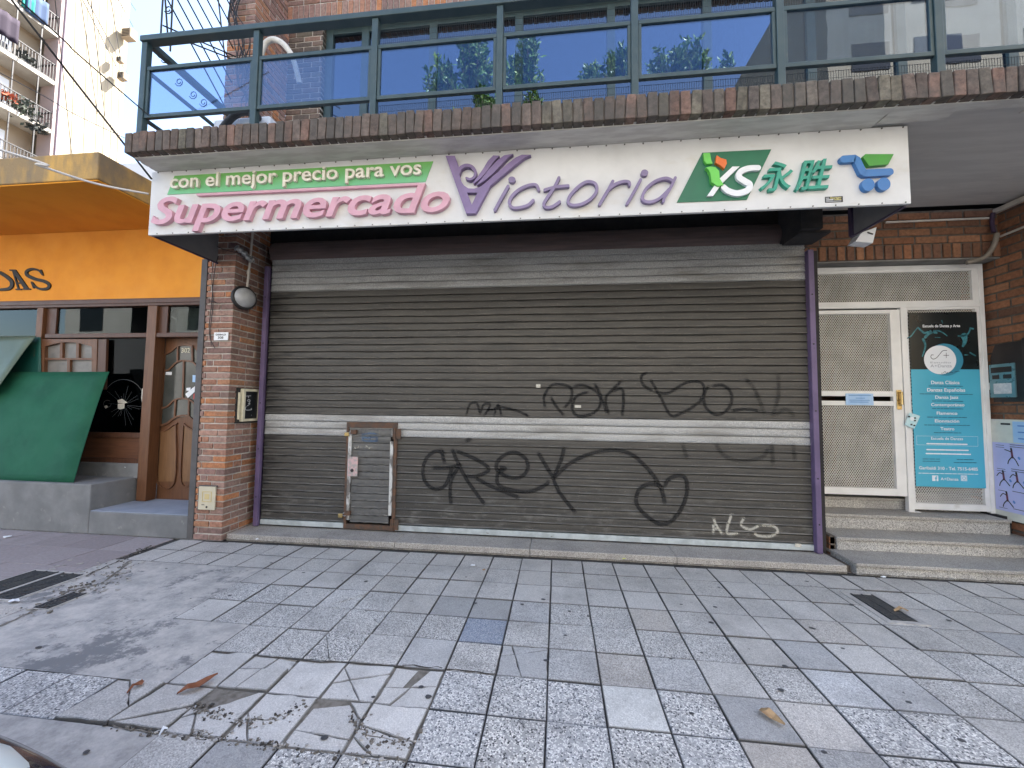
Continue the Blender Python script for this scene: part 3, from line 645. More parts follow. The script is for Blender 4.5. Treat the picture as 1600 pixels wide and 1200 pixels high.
# ------------------------------------------------------------------ roller shutter
SH = 4.60; PER = .0852
RS = thing('roller_shutter', 'dark corrugated steel roller shutter closed across the shop front, tagged with graffiti', 'roller shutter', (-.45, SH, .07))
PROF = [(0, -.009), (.035, .003), (.09, .0055), (.40, .0075), (.76, .0065), (.80, .013), (.85, .0165), (.90, .0155), (.935, .006), (.955, -.008)]
def prof(z, zt):
    t = ((zt-z)/PER) % 1
    for (a, p), (b, q) in zip(PROF, PROF[1:]+[(1.0, -.008)]):
        if t <= b: return p+(q-p)*(t-a)/(b-a)
    return 0
def curtain(mb, x0, x1, zt, n, m=0, y=SH):
    for i in range(n):
        pts = [(zt-(i+t)*PER, y-o) for t, o in PROF]+[(zt-(i+1)*PER, y+.008)]
        wob = rb.gauss(0, .0012)
        segs = 28; vs = []; a1, a2, f1, f2 = rb.gauss(0, .0012), rb.gauss(0, .0016), rb.uniform(.2, .5), rb.uniform(.6, 1.3)
        for s in range(segs+1):
            x = x0+(x1-x0)*s/segs; dz = .0014*math.sin(s*.8+i*.7)+a1*math.sin(s*f2+i); dy = a2*math.sin(s*f1+i*2.1)+a1*math.sin(s*f2*1.7)
            vs += [(x, yy+wob+dy, zz+dz) for zz, yy in pts]
        k = len(pts)
        mb.idx(vs, [(s*k+j, s*k+j+1, (s+1)*k+j+1, (s+1)*k+j) for s in range(segs) for j in range(k-1) if j not in (4, 5)], m)
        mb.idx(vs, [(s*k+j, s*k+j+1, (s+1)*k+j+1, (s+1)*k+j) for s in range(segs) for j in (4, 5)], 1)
SX0, SX1 = -3.60, 2.67
WX0, WX1, WZ0, WZ1 = -2.47, -1.935, .135, 1.31
ZA, ZB, ZC = 3.385, 2.958, 1.425
mb = MB(); curtain(mb, SX0, SX1, ZA, 5); mb.build('upper_band', [m_galv, m_galv], RS)
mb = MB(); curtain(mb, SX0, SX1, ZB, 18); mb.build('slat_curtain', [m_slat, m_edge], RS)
mb = MB(); curtain(mb, SX0, SX1, ZC, 3); mb.build('middle_band', [m_galv, m_galv], RS)
ZD = ZC-3*PER
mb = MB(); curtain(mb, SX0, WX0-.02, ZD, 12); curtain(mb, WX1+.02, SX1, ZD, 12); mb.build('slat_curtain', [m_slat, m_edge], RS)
mb = MB(); mb.box(SX0, WX0-.05, SH-.022, SH+.02, .082, .142); mb.box(WX1+.05, SX1, SH-.022, SH+.02, .082, .142); mb.box(SX0, SX1, SH-.012, SH+.015, .069, .081, 1)
mb.build('bottom_bar', [m_galv2, m_black], RS, bevel=.005)
mb = MB(); n = 20
prf = [(.155+(.006 if k % 3 == 0 else 0), 0) for k in range(n)]
vs = []; ctr = Vector((0, 4.70, 3.475)); K = 24
for x in (-3.62, 2.72):
    vs += [(x, ctr.y+.15*math.cos(2*math.pi*k/K), ctr.z+.15*math.sin(2*math.pi*k/K)) for k in range(K)]
mb.idx(vs, [(k, (k+1) % K, K+(k+1) % K, K+k) for k in range(K)], 0)
mb.idx(vs[:K], [tuple(range(K))]); mb.idx(vs[K:], [tuple(range(K))])
mb.build('drum', m_drum, RS)
for x0, x1 in ((-3.655, -3.60), (2.67, 2.725)):
    mb = MB(); mb.box(x0, x1, 4.53, 4.548, .07, 3.27); mb.box(x0, x0+.012, 4.548, 4.66, .07, 3.27); mb.box(x1-.012, x1, 4.548, 4.575, .07, 3.27)
    for zz in (.4, .9, 1.5, 2.2, 2.8): mb.lathe([(.0, -.006), (.008, -.005), (.009, 0)], ((x0+x1)/2, 4.53, zz+rb.uniform(-.1, .1)), (0, 1, 0), 10, 1)
    mb.build('guide_rail', [m_purple, m_black], RS, bevel=.004)
# wicket door in the shutter
mb = MB(); cz = WZ1-.05; curtain(mb, WX0+.03, WX1-.03, 1.262, 13, 0, SH-.012)
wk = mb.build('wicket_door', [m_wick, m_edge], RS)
mb = MB(); Yf = SH-.030
mb.box(WX0-.05, WX1+.05, Yf, SH+.01, WZ1-.035, WZ1+.03, 0); mb.box(WX0-.05, WX1+.05, Yf, SH+.01, WZ0-.055, WZ0-.0, 0); mb.box(WX1+.012, WX1+.05, Yf, SH+.01, WZ0, WZ1-.035, 0); mb.box(WX0-.05, WX0-.02, Yf, SH+.01, WZ0, WZ1-.035, 0)
mb.box(WX0-.018, WX0+.022, Yf-.006, SH, WZ0+.05, WZ1-.12, 1); mb.box(WX1-.03, WX1+.008, Yf-.004, SH, WZ0+.12, WZ1-.19, 1)
mb.build('door_frame', [m_rust, m_worn], wk, bevel=.003)
for zz in (WZ1-.10, WZ0+.02):
    mb = MB(); mb.box(WX1+.0, WX1+.10, Yf-.014, Yf-.002, zz-.06, zz+.06); mb.tube([(WX1+.03, Yf-.02, zz-.07), (WX1+.03, Yf-.02, zz+.07)], .011); mb.build('hinge', m_rust, wk, bevel=.002)
mb = MB(); mb.box(-2.475, -2.355, Yf-.02, Yf+.0, .70, .93); mb.lathe([(0, -.012), (.018, -.01), (.02, 0)], (-2.42, Yf-.021, .77), (0, 1, 0), 14, 1)
mb.build('lock_plate', [M('scratched_plate', (.55, .38, .38), (.36, .33, .32), 26, .45, .55, .5), m_black], wk, bevel=.004)
for px, py in ((543, 678), (533, 805)):
    p = ony(px, py, SH-.05); t = thing('padlock', 'brass padlock on the upper hasp of the small shutter door' if py < 700 else 'brass padlock on the lower hasp of the small shutter door', 'padlock', p, 'padlocks on the small shutter door')
    mb = MB(); mb.box(p.x-.035, p.x+.02, p.y-.012, p.y+.012, p.z-.028, p.z+.018); mb.build('lock_body', m_brass, t, bevel=.005)
    mb = MB(); mb.tube(catmull([(p.x+.012, p.y, p.z+.0), (p.x+.05, p.y, p.z-.006), (p.x+.062, p.y, p.z+.02), (p.x+.045, p.y, p.z+.035), (p.x+.012, p.y, p.z+.012)], 5), .0055); mb.build('shackle', m_steel, t)
    mb = MB(); mb.box(p.x+.04, p.x+.11, p.y-.006, p.y+.03, p.z+.0, p.z+.05); mb.build('hasp', m_rust, t, bevel=.003)

# graffiti: sprayed film following the slats
def spray(paths, mat_, name, wd, cov=.85, label=None, zt=ZB, yo=0.0, side=3):
    vs, fs, cv = [], [], []
    for path, ww in paths:
        P = [Vector((p[0], p[1])) for p in path]; L = [0]
        for a, b in zip(P, P[1:]): L.append(L[-1]+(b-a).length)
        n = max(2, int(L[-1]/.009)); S = []
        for i in range(n+1):
            s = L[-1]*i/n; k = 0
            while k < len(L)-2 and L[k+1] < s: k += 1
            t = (s-L[k])/max(1e-9, L[k+1]-L[k]); S.append(P[k].lerp(P[k+1], t))
        m = 8; b0 = len(vs)
        for i, q in enumerate(S):
            t = (S[min(i+1, n)]-S[max(i-1, 0)]); t = t.normalized() if t.length else Vector((1, 0)); nn = Vector((-t.y, t.x))
            for j in range(m+1):
                u = (j/m-.5); r = q+nn*u*ww*1.5; f = max(0, 1-(abs(u)*2)**2.6)
                if i < 3 or i > n-3: f *= .4
                zt2 = ZB if r.y > ZC else (ZD if r.y < ZD else ZC)
                vs.append((r.x, SH-prof(r.y, zt2)-.0065-yo, r.y)); cv.append(f*cov)
        fs += [(b0+i*(m+1)+j, b0+i*(m+1)+j+1, b0+(i+1)*(m+1)+j+1, b0+(i+1)*(m+1)+j) for i in range(n) for j in range(m)]
    me = bpy.data.meshes.new(name); me.from_pydata([Vector(v)-ORG[RS.name] for v in vs], [], fs); me.materials.append(mat_)
    a = me.attributes.new('Cover', 'FLOAT', 'POINT'); a.data.foreach_set('value', cv)
    for pl in me.polygons: pl.use_smooth = True
    o = bpy.data.objects.new(name, me); COL.objects.link(o); o.parent = RS; ORG[o.name] = ORG[RS.name]
    if label: o['label'] = label
    return o
CG = crop(640, 560, 2.5)
def gp_(*pts, n=8): return [(v.x, v.z) for v in (ony(*CG(p), SH-.015) for p in [tuple(q) for q in catmull([Vector((a, b)) for a, b in pts], n)])]
W = .036
grey = [gp_((140, 375), (105, 362), (70, 385), (52, 430), (60, 480), (95, 510), (135, 500), (155, 460), (165, 425)), gp_((85, 428), (120, 428), (165, 425), (200, 412)), gp_((122, 350), (130, 385), (138, 412)),
        gp_((200, 412), (165, 470), (158, 520), (162, 572)), gp_((165, 352), (185, 400), (215, 460), (255, 520), (295, 572)), gp_((180, 362), (240, 385), (300, 420), (305, 440), (260, 460), (215, 458)), gp_((255, 465), (320, 500), (430, 545)),
        gp_((345, 425), (375, 430), (345, 440), (340, 410), (370, 378), (415, 368), (455, 395), (460, 435), (430, 465), (380, 462), (345, 440)), gp_((345, 440), (345, 490), (400, 515), (470, 520), (530, 495), (545, 475)),
        gp_((500, 365), (530, 415), (560, 465)), gp_((605, 345), (590, 400), (560, 470)), gp_((560, 470), (590, 530), (650, 605)),
        gp_((555, 475), (620, 415), (700, 375), (790, 358), (860, 372), (910, 410), (950, 455), (985, 515), (997, 570)), gp_((990, 512), (970, 495), (930, 492), (895, 515), (885, 560), (905, 595), (945, 630), (985, 648), (1030, 630), (1070, 570), (1085, 510), (1075, 465), (1045, 458), (1010, 475), (995, 505)), gp_((215, 322), (245, 314))]
spray([(p, W) for p in grey], m_graff, 'graffiti', W, .98, 'large black spray tag ending in a heart')
up = [gp_((530, 195), (525, 150), (555, 105), (600, 103), (632, 120), (628, 165), (600, 195)), gp_((550, 150), (575, 190), (605, 225)), gp_((640, 108), (680, 105), (735, 135), (745, 180), (715, 215), (660, 225), (635, 195), (650, 150), (700, 130)), gp_((720, 95), (745, 140), (770, 215)), gp_((830, 85), (790, 125), (765, 160), (780, 220)), gp_((790, 130), (830, 120), (835, 175), (830, 225)),
      gp_((930, 55), (905, 70), (915, 105), (955, 130)), gp_((940, 80), (980, 150), (1020, 222), (1060, 215), (1120, 180), (1150, 140), (1140, 95), (1080, 95), (1010, 135), (955, 130)), gp_((1170, 105), (1150, 145), (1160, 195), (1205, 220), (1250, 190), (1258, 140), (1225, 105), (1180, 108)), gp_((1255, 205), (1310, 198), (1370, 205))]
spray([(p, .027) for p in up], m_graff, 'graffiti', .027, .9, 'looping black spray tag on the upper slats')
low = [gp_((220, 225), (235, 180), (262, 175), (275, 220)), gp_((275, 220), (290, 180), (315, 182), (290, 225)), gp_((330, 225), (345, 180), (360, 225)), gp_((345, 185), (420, 205), (470, 228)), gp_((300, 205), (360, 190))]
spray([(p, .022) for p in low], m_graff, 'graffiti', .022, .92, 'small black tag above the pale band')
fnt = [gp_((1310, 75), (1350, 125), (1390, 225)), gp_((1440, 60), (1440, 150), (1415, 230)), gp_((1425, 225), (1465, 200), (1495, 215), (1495, 235)), gp_((1065, 330), (1085, 395)), gp_((1195, 330), (1230, 380), (1300, 400), (1380, 385), (1400, 345)), gp_((1415, 330), (1420, 420)), gp_((1500, 330), (1505, 400))]
spray([(p, .035) for p in fnt], m_graff, 'graffiti', .035, .42, 'faded grey tag at the right')
whi = [gp_((1185, 620), (1200, 655), (1225, 690)), gp_((1187, 640), (1187, 690)), gp_((1185, 668), (1215, 660)), gp_((1260, 605), (1240, 680), (1292, 680)), gp_((1310, 620), (1295, 650), (1330, 668), (1370, 650)), gp_((1345, 675), (1360, 692), (1410, 695), (1438, 675), (1420, 655), (1370, 652))]
spray([(p, .026) for p in whi], m_graffw, 'graffiti', .026, .62, 'white spray scrawl by the right guide rail')
CW = crop(500, 640, 6)
def wp_(*pts): return [(v.x, v.z) for v in (ony(*CW(p), SH-.03) for p in pts)]
spray([(wp_(*p), .010) for p in (((325, 335), (325, 362), (350, 362)), ((352, 362), (358, 340), (365, 362)), ((375, 345), (388, 345), (382, 345), (382, 362)), ((430, 362), (430, 338), (445, 348), (430, 350)), ((455, 345), (452, 362), (468, 362), (466, 346)), ((472, 345), (480, 360), (490, 345)))], m_graffw, 'graffiti', .01, .95, 'small white lettering on the wicket door', yo=.013)
spray([(wp_(*p), .016) for p in (((385, 225), (420, 235), (460, 222), (540, 228)), ((385, 258), (430, 262), (540, 255)), ((390, 290), (470, 298), (550, 292)), ((400, 240), (400, 300)), ((470, 240), (465, 300)), ((530, 240), (530, 300)))], m_graffb, 'graffiti', .016, .55, 'blue lettering on the wicket door', yo=.013)
for px, py, w_, h_, cc in ((841, 603, .05, .04, 'worn paper scrap stuck on the shutter left of the looping tag'), (903, 635, .07, .03, 'pale torn sticker inside the looping tag on the shutter'), (1247, 852, .06, .035, 'white sticker at the right end of the shutter bottom bar')):
    p = ony(px, py, SH-.028); mb = MB(); mb.box(p.x-w_/2, p.x+w_/2, p.y-.002, p.y, p.z-h_/2, p.z+h_/2); tag(mb.build('sticker', M('sticker_paper', (.62, .60, .52), (.45, .43, .38), 60, rough=.7)), cc, 'sticker', 'stickers left on the shutter')

# ------------------------------------------------------------------ shop sign
SY = 3.40
SG = thing('shop_sign', 'long white fascia sign with raised pink and violet supermarket lettering', 'sign', (-.6, SY, 3.185))
mb = MB(); mb.box(-4.0, 2.77, SY, SY+.03, 3.186, 3.825); mb.build('sign_face', m_signw, SG, bevel=.004)
mb = MB(); mb.box(-4.0, -3.985, SY+.032, 4.19, 3.19, 3.82); mb.build('side_panel', m_signd, SG); mb = MB(); mb.box(2.755, 2.77, SY+.032, 4.02, 3.19, 3.82); mb.build('side_panel', m_signd, SG)
m_trim = M('violet_trim', (.06, .045, .085), rough=.5)
mb = MB(); mb.box(-3.985, -3.975, SY+.05, 4.19, 3.183, 3.20); mb.build('edge_trim', m_trim, SG)
mb = MB(); mb.box(2.745, 2.765, SY+.04, 4.03, 3.175, 3.19); mb.box(2.735, 2.765, 3.99, 4.03, 3.189, 3.82); mb.build('edge_trim', m_trim, SG)
mb = MB(); mb.box(2.42, 2.62, 4.2, 4.62, 3.36, 3.8); mb.box(2.42, 2.72, 4.25, 4.55, 3.33, 3.36); mb.build('bracket', m_dark, SG)
mb = MB()
for i in range(44): mb.lathe([(0, -.006), (.006, -.005), (.007, 0)], (-3.93+i*.155, SY, 3.815+rb.gauss(0, .002)), (0, 1, 0), 8)
for i in range(40): mb.lathe([(0, -.005), (.005, -.004), (.006, 0)], (-3.9+i*.17, SY, 3.198), (0, 1, 0), 8)
mb.build('rivet', M('rivet', (.10, .09, .08), rough=.5), SG)
def wall_fn(Y): return lambda u, v, w_: (u, Y-w_, v)
def S_(cr, Y): return lambda p: ony(*cr((p[0], p[1])), Y)
K3 = crop(230, 240, 3.33333); K1 = crop(690, 230, 4.21053); K2 = crop(1050, 220, 4.21053)
s3, s1, s2 = S_(K3, SY), S_(K1, SY), S_(K2, SY)
# tagline panel (printed green fading to turquoise) + letters
m_tag, nt, p = _mat('printed_green'); v = _coord(nt); sx = nt.nodes.new('ShaderNodeSeparateXYZ'); nt.links.new(v, sx.inputs[0])
nt.links.new(_mix(nt, _ramp(nt, sx.outputs[2], .38, .60), (.16, .50, .27), (.15, .42, .07)), p.inputs['Base Color']); p.inputs['Roughness'].default_value = .5
mb = MB(); mb.prism([[(107, 215), (1450, 148), (1490, 42), (145, 118)]], s3, (0, -.006, 0)); mb.build('tagline_panel', m_tag, SG)
a = s3((133, 186)); b = s3((1432, 120)); zb = (s3((250, 178)).z+s3((1300, 128)).z)/2
mb = MB(); put_text(mb, 'con el mejor precio para vos', a.x, b.x, zb, s3((500, 102)).z-s3((500, 172)).z, lambda u, v, w_: (u, SY-.007-w_, v), .026, 0, .014, 0, 'h')
mb.build('lettering', m_cream, SG)['label'] = 'raised cream tagline letters on the green strip'
a = s3((42, 340)); b = s3((1582, 260)); zb = (s3((100, 367)).z+s3((1500, 316)).z)/2
mb = MB(); put_text(mb, 'Supermercado', a.x, b.x, zb, .262, lambda u, v, w_: (u, SY-w_, v), .042, 0, .018, .27, 'S')
mb.stroke([(275, 222), (700, 203), (1420, 168)], 11, s3, (0, -.03, 0), 0)
mb.build('lettering', m_pink, SG)['label'] = 'raised pink italic word'
# the violet hand-shaped initial
mb = MB(); D = (0, -.045, 0)
mb.prism([[(35, 77), (95, 77), (122, 150), (126, 205), (138, 245), (155, 270), (182, 288), (220, 290), (262, 278), (300, 248), (360, 195), (430, 135), (490, 88), (530, 70), (590, 70), (548, 88), (500, 125), (325, 272), (230, 450), (168, 452), (100, 260)], [(175, 316), (205, 395), (242, 316)]], s1, D)
mb.prism([[(236, 265), (270, 225), (320, 160), (370, 108), (415, 74), (475, 64), (445, 85), (400, 132), (345, 190), (285, 240), (240, 269)]], s1, D)
mb.prism([[(213, 252), (245, 210), (280, 160), (310, 110), (345, 74), (385, 76), (350, 112), (305, 175), (262, 225), (222, 256)]], s1, D)
pc = catmull([(118, 185), (132, 155), (168, 138), (205, 146), (228, 178), (222, 212), (196, 228), (170, 220)], 6); mb.stroke(pc, [24-.25*i for i in range(len(pc))], s1, (0, -.044, 0))
mb.build('initial_emblem', m_vio2, SG)
mb = MB()
def L_(pts, wd=19, closed=False, k=[0]):
    k[0] += 1; pp = catmull(pts, 7, closed); mb.stroke(pp, wd, s1, (0, -.035-.0006*(k[0] % 4), 0), 0, closed)
L_([(440, 270), (400, 340), (354, 425)]); mb.prism([[(465+24*math.cos(t*.45), 227+20*math.sin(t*.45)) for t in range(14)]], s1, (0, -.035, 0))
L_([(640, 292), (622, 262), (575, 264), (515, 290), (465, 335), (448, 380), (472, 410), (522, 408), (570, 393), (604, 362)])
L_([(772, 215), (745, 270), (695, 345), (672, 388), (692, 409), (732, 402), (776, 372)]); L_([(680, 294), (750, 275), (832, 267)])
L_([(968, 240), (1010, 255), (1018, 300), (980, 352), (920, 386), (862, 394), (832, 375), (842, 335), (882, 288), (928, 252)], 19, True)
L_([(1123, 238), (1095, 290), (1062, 345), (1037, 388)]); L_([(1098, 288), (1140, 257), (1190, 240), (1226, 243), (1233, 262)])
L_([(1304, 228), (1265, 300), (1217, 383)]); mb.prism([[(1330+24*math.cos(t*.45), 183+21*math.sin(t*.45)) for t in range(14)]], s1, (0, -.035, 0))
L_([(1518, 238), (1470, 218), (1400, 238), (1342, 285), (1317, 335), (1327, 366), (1375, 372), (1430, 348), (1488, 292)], 19); L_([(1530, 216), (1500, 278), (1462, 340), (1452, 370)])
mb.build('lettering', m_vio, SG)['label'] = 'raised violet handwritten name'
mb = MB(); mb.prism([[(30, 408), (490, 390), (650, 60), (197, 82)]], s2, (0, -.008, 0)); mb.build('logo_panel', m_ysg, SG)
mb = MB(); mb.prism([[(197, 98), (240, 97), (248, 145), (257, 165), (218, 168), (204, 150)]], s2, (0, -.035, 0)); mb.prism([[(210, 196), (240, 190), (272, 195), (295, 218), (300, 270), (325, 308), (290, 318), (247, 292), (240, 240), (228, 212)]], s2, (0, -.046, 0)); mb.build('logo_leaf', m_lime, SG)
mb = MB(); mb.prism([[(275, 160), (284, 112), (310, 130), (345, 140), (350, 165), (332, 200), (305, 176)]], s2, (0, -.035, 0)); mb.build('logo_leaf', m_orl, SG)
mb = MB(); mb.prism([[(388, 183), (434, 183), (322, 290), (300, 375), (222, 375), (262, 318), (305, 262)][:3]+[(262, 375), (222, 375), (300, 265)]], s2, (0, -.030, 0))
pc = catmull([(556, 192), (490, 196), (440, 218), (430, 252), (468, 280), (500, 302), (485, 338), (420, 358), (360, 342), (330, 318)], 7); mb.stroke(pc, [34+6*math.sin(i/len(pc)*3.1) for i in range(len(pc))], s2, (0, -.033, 0)); mb.build('logo_letters', m_pwhite, SG)
mb = MB(); fnS = lambda u, v, w_: (u, SY-w_, v)
for ch, x0, x1, y0, y1 in (('\u6c38', 565, 782, 345, 152), ('\u80dc', 792, 1040, 338, 138)):
    V, Fc = text_geo(ch, .012, .26, .5); a = min(q.x for q in V); b = max(q.x for q in V); c0 = min(q.y for q in V); d0 = max(q.y for q in V)
    A = s2((x0, (y0+y1)/2)); Bq = s2((x1, (y0+y1)/2)); za = s2(((x0+x1)/2, y0)).z; zc = s2(((x0+x1)/2, y1)).z
    mb.idx([(A.x+(q.x-a)/(b-a)*(Bq.x-A.x), SY-(q.z+.5)*.035, za+(q.y-c0)/(d0-c0)*(zc-za)) for q in V], Fc)
mb.build('lettering', m_teal, SG)['label'] = 'two raised teal characters'
mb = MB(); pc = [(1110, 137), (1186, 132), (1196, 138), (1236, 222), (1248, 228), (1262, 228), (1412, 220)]; mb.stroke(pc, 46, s2, (0, -.035, 0))
for cx, cy, r in ((1270, 304, 41), (1372, 300, 42)): mb.prism([[(cx+r*math.cos(t*math.pi/14), cy+r*math.sin(t*math.pi/14)) for t in range(28)]], s2, (0, -.035, 0))
mb.build('cart_emblem', m_blue, SG)
mb = MB(); mb.prism([[(1235, 125), (1250, 105), (1435, 105), (1400, 172), (1275, 182)]], s2, (0, -.035, 0)); mb.build('cart_basket', m_grn, SG)
A, Bq = s2((1007, 408)), s2((1122, 365))
mb = MB(); mb.box(A.x, Bq.x, SY-.003, SY-.0005, A.z, Bq.z, 0)
put_text(mb, 'Sayago', A.x+.035, Bq.x-.012, A.z+.030, .016, lambda u, v, w_: (u, SY-.0036-w_, v), .0004, 1, .02, .15)
mb.box(A.x+.006, A.x+.06, SY-.0038, SY-.003, A.z+.018, A.z+.024, 2); mb.box(A.x+.066, Bq.x-.012, SY-.0038, SY-.003, A.z+.018, A.z+.023, 1); mb.box(A.x+.006, Bq.x-.012, SY-.0038, SY-.003, A.z+.007, A.z+.010, 2); mb.box(A.x+.006, A.x+.03, SY-.0038, SY-.003, A.z+.034, A.z+.038, 2)
tag(mb.build('maker_sticker', [m_black, M('print_yellow', (.62, .56, .22), rough=.5), m_pwhite]), 'small black sticker with yellow lettering low on the white sign', 'sticker')

# ------------------------------------------------------------------ balcony railing
RL = thing('balcony_railing', 'green-grey metal balcony railing with blue tinted glass panels', 'railing', (1.5, 3.17, 4.03))
PXS = [-3.868, -2.727, -1.60, -.496, .607, 1.706, 2.807, 3.91, 5.01, 6.11, 7.2]
for x in PXS:
    mb = MB(); mb.box(x-.028, x+.028, 3.145, 3.20, 4.02, 4.93); mb.build('post', m_frame, RL, bevel=.004)
mb = MB(); mb.box(-3.905, 7.25, 3.13, 3.215, 4.932, 4.985); mb.box(-3.905, -3.84, 3.217, 4.2, 4.932, 4.985); mb.build('top_rail', m_frame, RL, bevel=.006)
for i, (a, b) in enumerate(zip(PXS[:-1], PXS[1:])):
    x0, x1 = a+.03, b-.03
    mb = MB(); mb.box(x0, x1, 3.155, 3.19, 4.655, 4.69); mb.box(x0, x1, 3.155, 3.19, 4.19, 4.225)
    mb.box(x0, x0+.025, 3.157, 3.188, 4.225, 4.655); mb.box(x1-.025, x1, 3.157, 3.188, 4.225, 4.655)
    fr = mb.build('panel_frame', m_frame, RL, bevel=.003)
    mb = MB(); mb.box(x0+.02, x1-.02, 3.169, 3.177, 4.22, 4.66); mb.build('glass', m_glassb, fr)
mb = MB(); mb.box(-3.885, -3.855, 3.2, 4.2, 4.66, 4.69); mb.box(-3.885, -3.855, 3.2, 4.2, 4.19, 4.22); mb.build('side_rail', m_frame, RL, bevel=.003)
for za, zb_ in ((4.0, 4.19), (4.69, 4.93)):
    mb = MB(); x = -1.58
    while x < 7.2: mb.box(x, x+.0022, 3.222, 3.224, za, zb_); x += .0185
    z = za+.02
    while z < zb_: mb.box(-1.58, 7.2, 3.2245, 3.2265, z, z+.002); z += .055
    mb.build('wire_netting', m_wire, RL)
# leaning iron guard at the open end of the balcony
GL = thing('iron_guard', 'black wrought iron guard of slanting bars closing the open end of the balcony', 'guard grille', (-3.9, 3.9, 4.03))
mb = MB()
for k in range(8):
    a = onx(262+15.5*k, 0, -3.93); b = onx(352+15.5*k, 168, -3.93); d = (b-a); a2 = a-d*.8; b2 = b+d*.15
    mb.tube([a2, b2], .0075, 6)
mb.build('slanting_bar', m_black, GL)
mb = MB()
for (x0, y0), (x1, y1) in (((256, -30), (251, 58)), ((256, -30), (263, 68)), ((271, -30), (266, 80)), ((240, 70), (275, 105)), ((243, 75), (281, 112)), ((340, -10), (352, 95)), ((255, 40), (395, 100)), ((285, 62), (370, 95))): mb.tube([onx(x0, y0, -3.90), onx(x1, y1, -3.90)], .008, 6)
for cx, cy in ((246, 78), (252, 84), (258, 92), (280, 128), (302, 148), (318, 160), (263, 15)):
    pts = [(cx+(2+.35*t)*math.cos(t*.7), cy+(2+.4*t)*math.sin(t*.7)) for t in range(14)]; mb.tube([onx(*q, -3.90) for q in pts], .005, 5)
mb.build('scrollwork', m_black, GL)
# bundle of leads and a dry climber on the brick corner
for q, lab in enumerate(('tangle of black leads hanging on the balcony brick corner', 'thin dry creeper stems behind the left glass panel')):
    mb = MB()
    for k in range(9):
        if q == 0: pts = [onx(352+rb.uniform(-4, 22), -20, -3.66) if False else ony(358+rb.uniform(-6, 26), -15, 4.12), ony(356+rb.uniform(0, 25), 25+rb.uniform(-10, 10), 4.1), ony(372+rb.uniform(-8, 20), 60, 4.1), ony(380+rb.uniform(-14, 14), 110+rb.uniform(-15, 15), 4.12)]
        else: pts = [ony(382+rb.uniform(-14, 12), 195, 4.05), ony(386+rb.uniform(-10, 10), 160, 4.08), ony(384+rb.uniform(-14, 12), 130, 4.1), ony(384+rb.uniform(-20, 14), 96, 4.1)]
        mb.tube(catmull(pts, 6), .006 if q == 0 else .005, 5)
    tag(mb.build('cable_bundle' if q == 0 else 'dry_creeper', m_cable if q == 0 else m_stem), lab, 'cables' if q == 0 else 'plant')
# air conditioner, white hose
A0 = ony(336, 175, 3.7); AC = thing('air_conditioner', 'white outdoor air conditioner behind the left end of the railing', 'air conditioner', (A0.x, 3.95, 3.99))
mb = MB(); mb.box(A0.x-.02, A0.x+.62, 3.72, 4.05, 4.0, 4.58); mb.build('casing', m_pwhite, AC, bevel=.015)
mb = MB()
for k in range(7): mb.box(A0.x, A0.x+.32, 3.705, 3.712, 4.1+.06*k, 4.108+.06*k)
for k in range(5): mb.box(A0.x+.07*k, A0.x+.07*k+.008, 3.697, 3.704, 4.08, 4.55)
mb.build('grille', m_pwhite, AC)
mb = MB(); mb.tube(catmull([ony(348, 200, 3.69), ony(365, 182, 3.66), ony(385, 175, 3.66), ony(405, 185, 3.68)], 8), .035, 10); mb.build('hose', m_black, AC)
mb = MB(); mb.tube(catmull([ony(406, 100, 3.62), ony(409, 82, 3.6), ony(415, 68, 3.6), ony(428, 62, 3.6), ony(444, 70, 3.6), ony(458, 92, 3.62), ony(468, 130, 3.7)], 8), .027, 10); tag(mb.build('drain_hose', M('hose_white', (.66, .64, .58), (.55, .53, .48), 20, rough=.6)), 'curved white hose arching behind the second railing post', 'hose')
# ------------------------------------------------------------------ entrance steps and gate
ST = thing('entrance_steps', 'speckled terrazzo steps rising to the white gate', 'steps', (3.9, 4.5, 0))
def step(x0, x1, y0, y1, z0, z1, nos=.02):
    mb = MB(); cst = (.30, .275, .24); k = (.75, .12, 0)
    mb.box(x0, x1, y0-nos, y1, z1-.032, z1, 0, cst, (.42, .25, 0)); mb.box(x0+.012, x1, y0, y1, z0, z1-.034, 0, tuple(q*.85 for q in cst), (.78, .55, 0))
    mb.build('step', m_terr, ST, bevel=.006)
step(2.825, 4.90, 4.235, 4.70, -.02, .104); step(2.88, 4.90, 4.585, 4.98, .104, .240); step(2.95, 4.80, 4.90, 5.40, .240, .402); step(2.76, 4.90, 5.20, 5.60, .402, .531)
mb = MB(); mb.box(2.775, 2.823, 4.30, 5.1, -.02, .05, 1); bricks(mb, (2.835, 4.60, 0), (0, 1, 0), (-1, 0, 0), .55, .0, .24, .08, .2, .015, .05, BRD, rb); mb.build('brick_cheek', [m_brick_d, m_mortar_d], ST)
mb = MB(); mb.box(4.80, 4.90, 4.98, 5.2, .2, .42); mb.build('plinth', m_dark, ST)
GY_ = 5.12
GT = thing('metal_gate', 'white metal entrance gate with expanded mesh panels above the terrazzo steps', 'gate', (3.95, GY_, .40))
def fbox(mb, x0, x1, z0, z1, d=.022, m=0): mb.box(x0, x1, GY_-d, GY_+d, z0, z1, m)
mb = MB()
fbox(mb, 3.02, 3.055, .42, 3.255, .026); fbox(mb, 4.815, 4.86, .40, 3.255, .026); fbox(mb, 3.055, 4.815, 3.215, 3.255, .026); fbox(mb, 3.055, 4.815, 2.755, 2.80, .026); fbox(mb, 3.985, 4.045, .402, 2.755, .026)
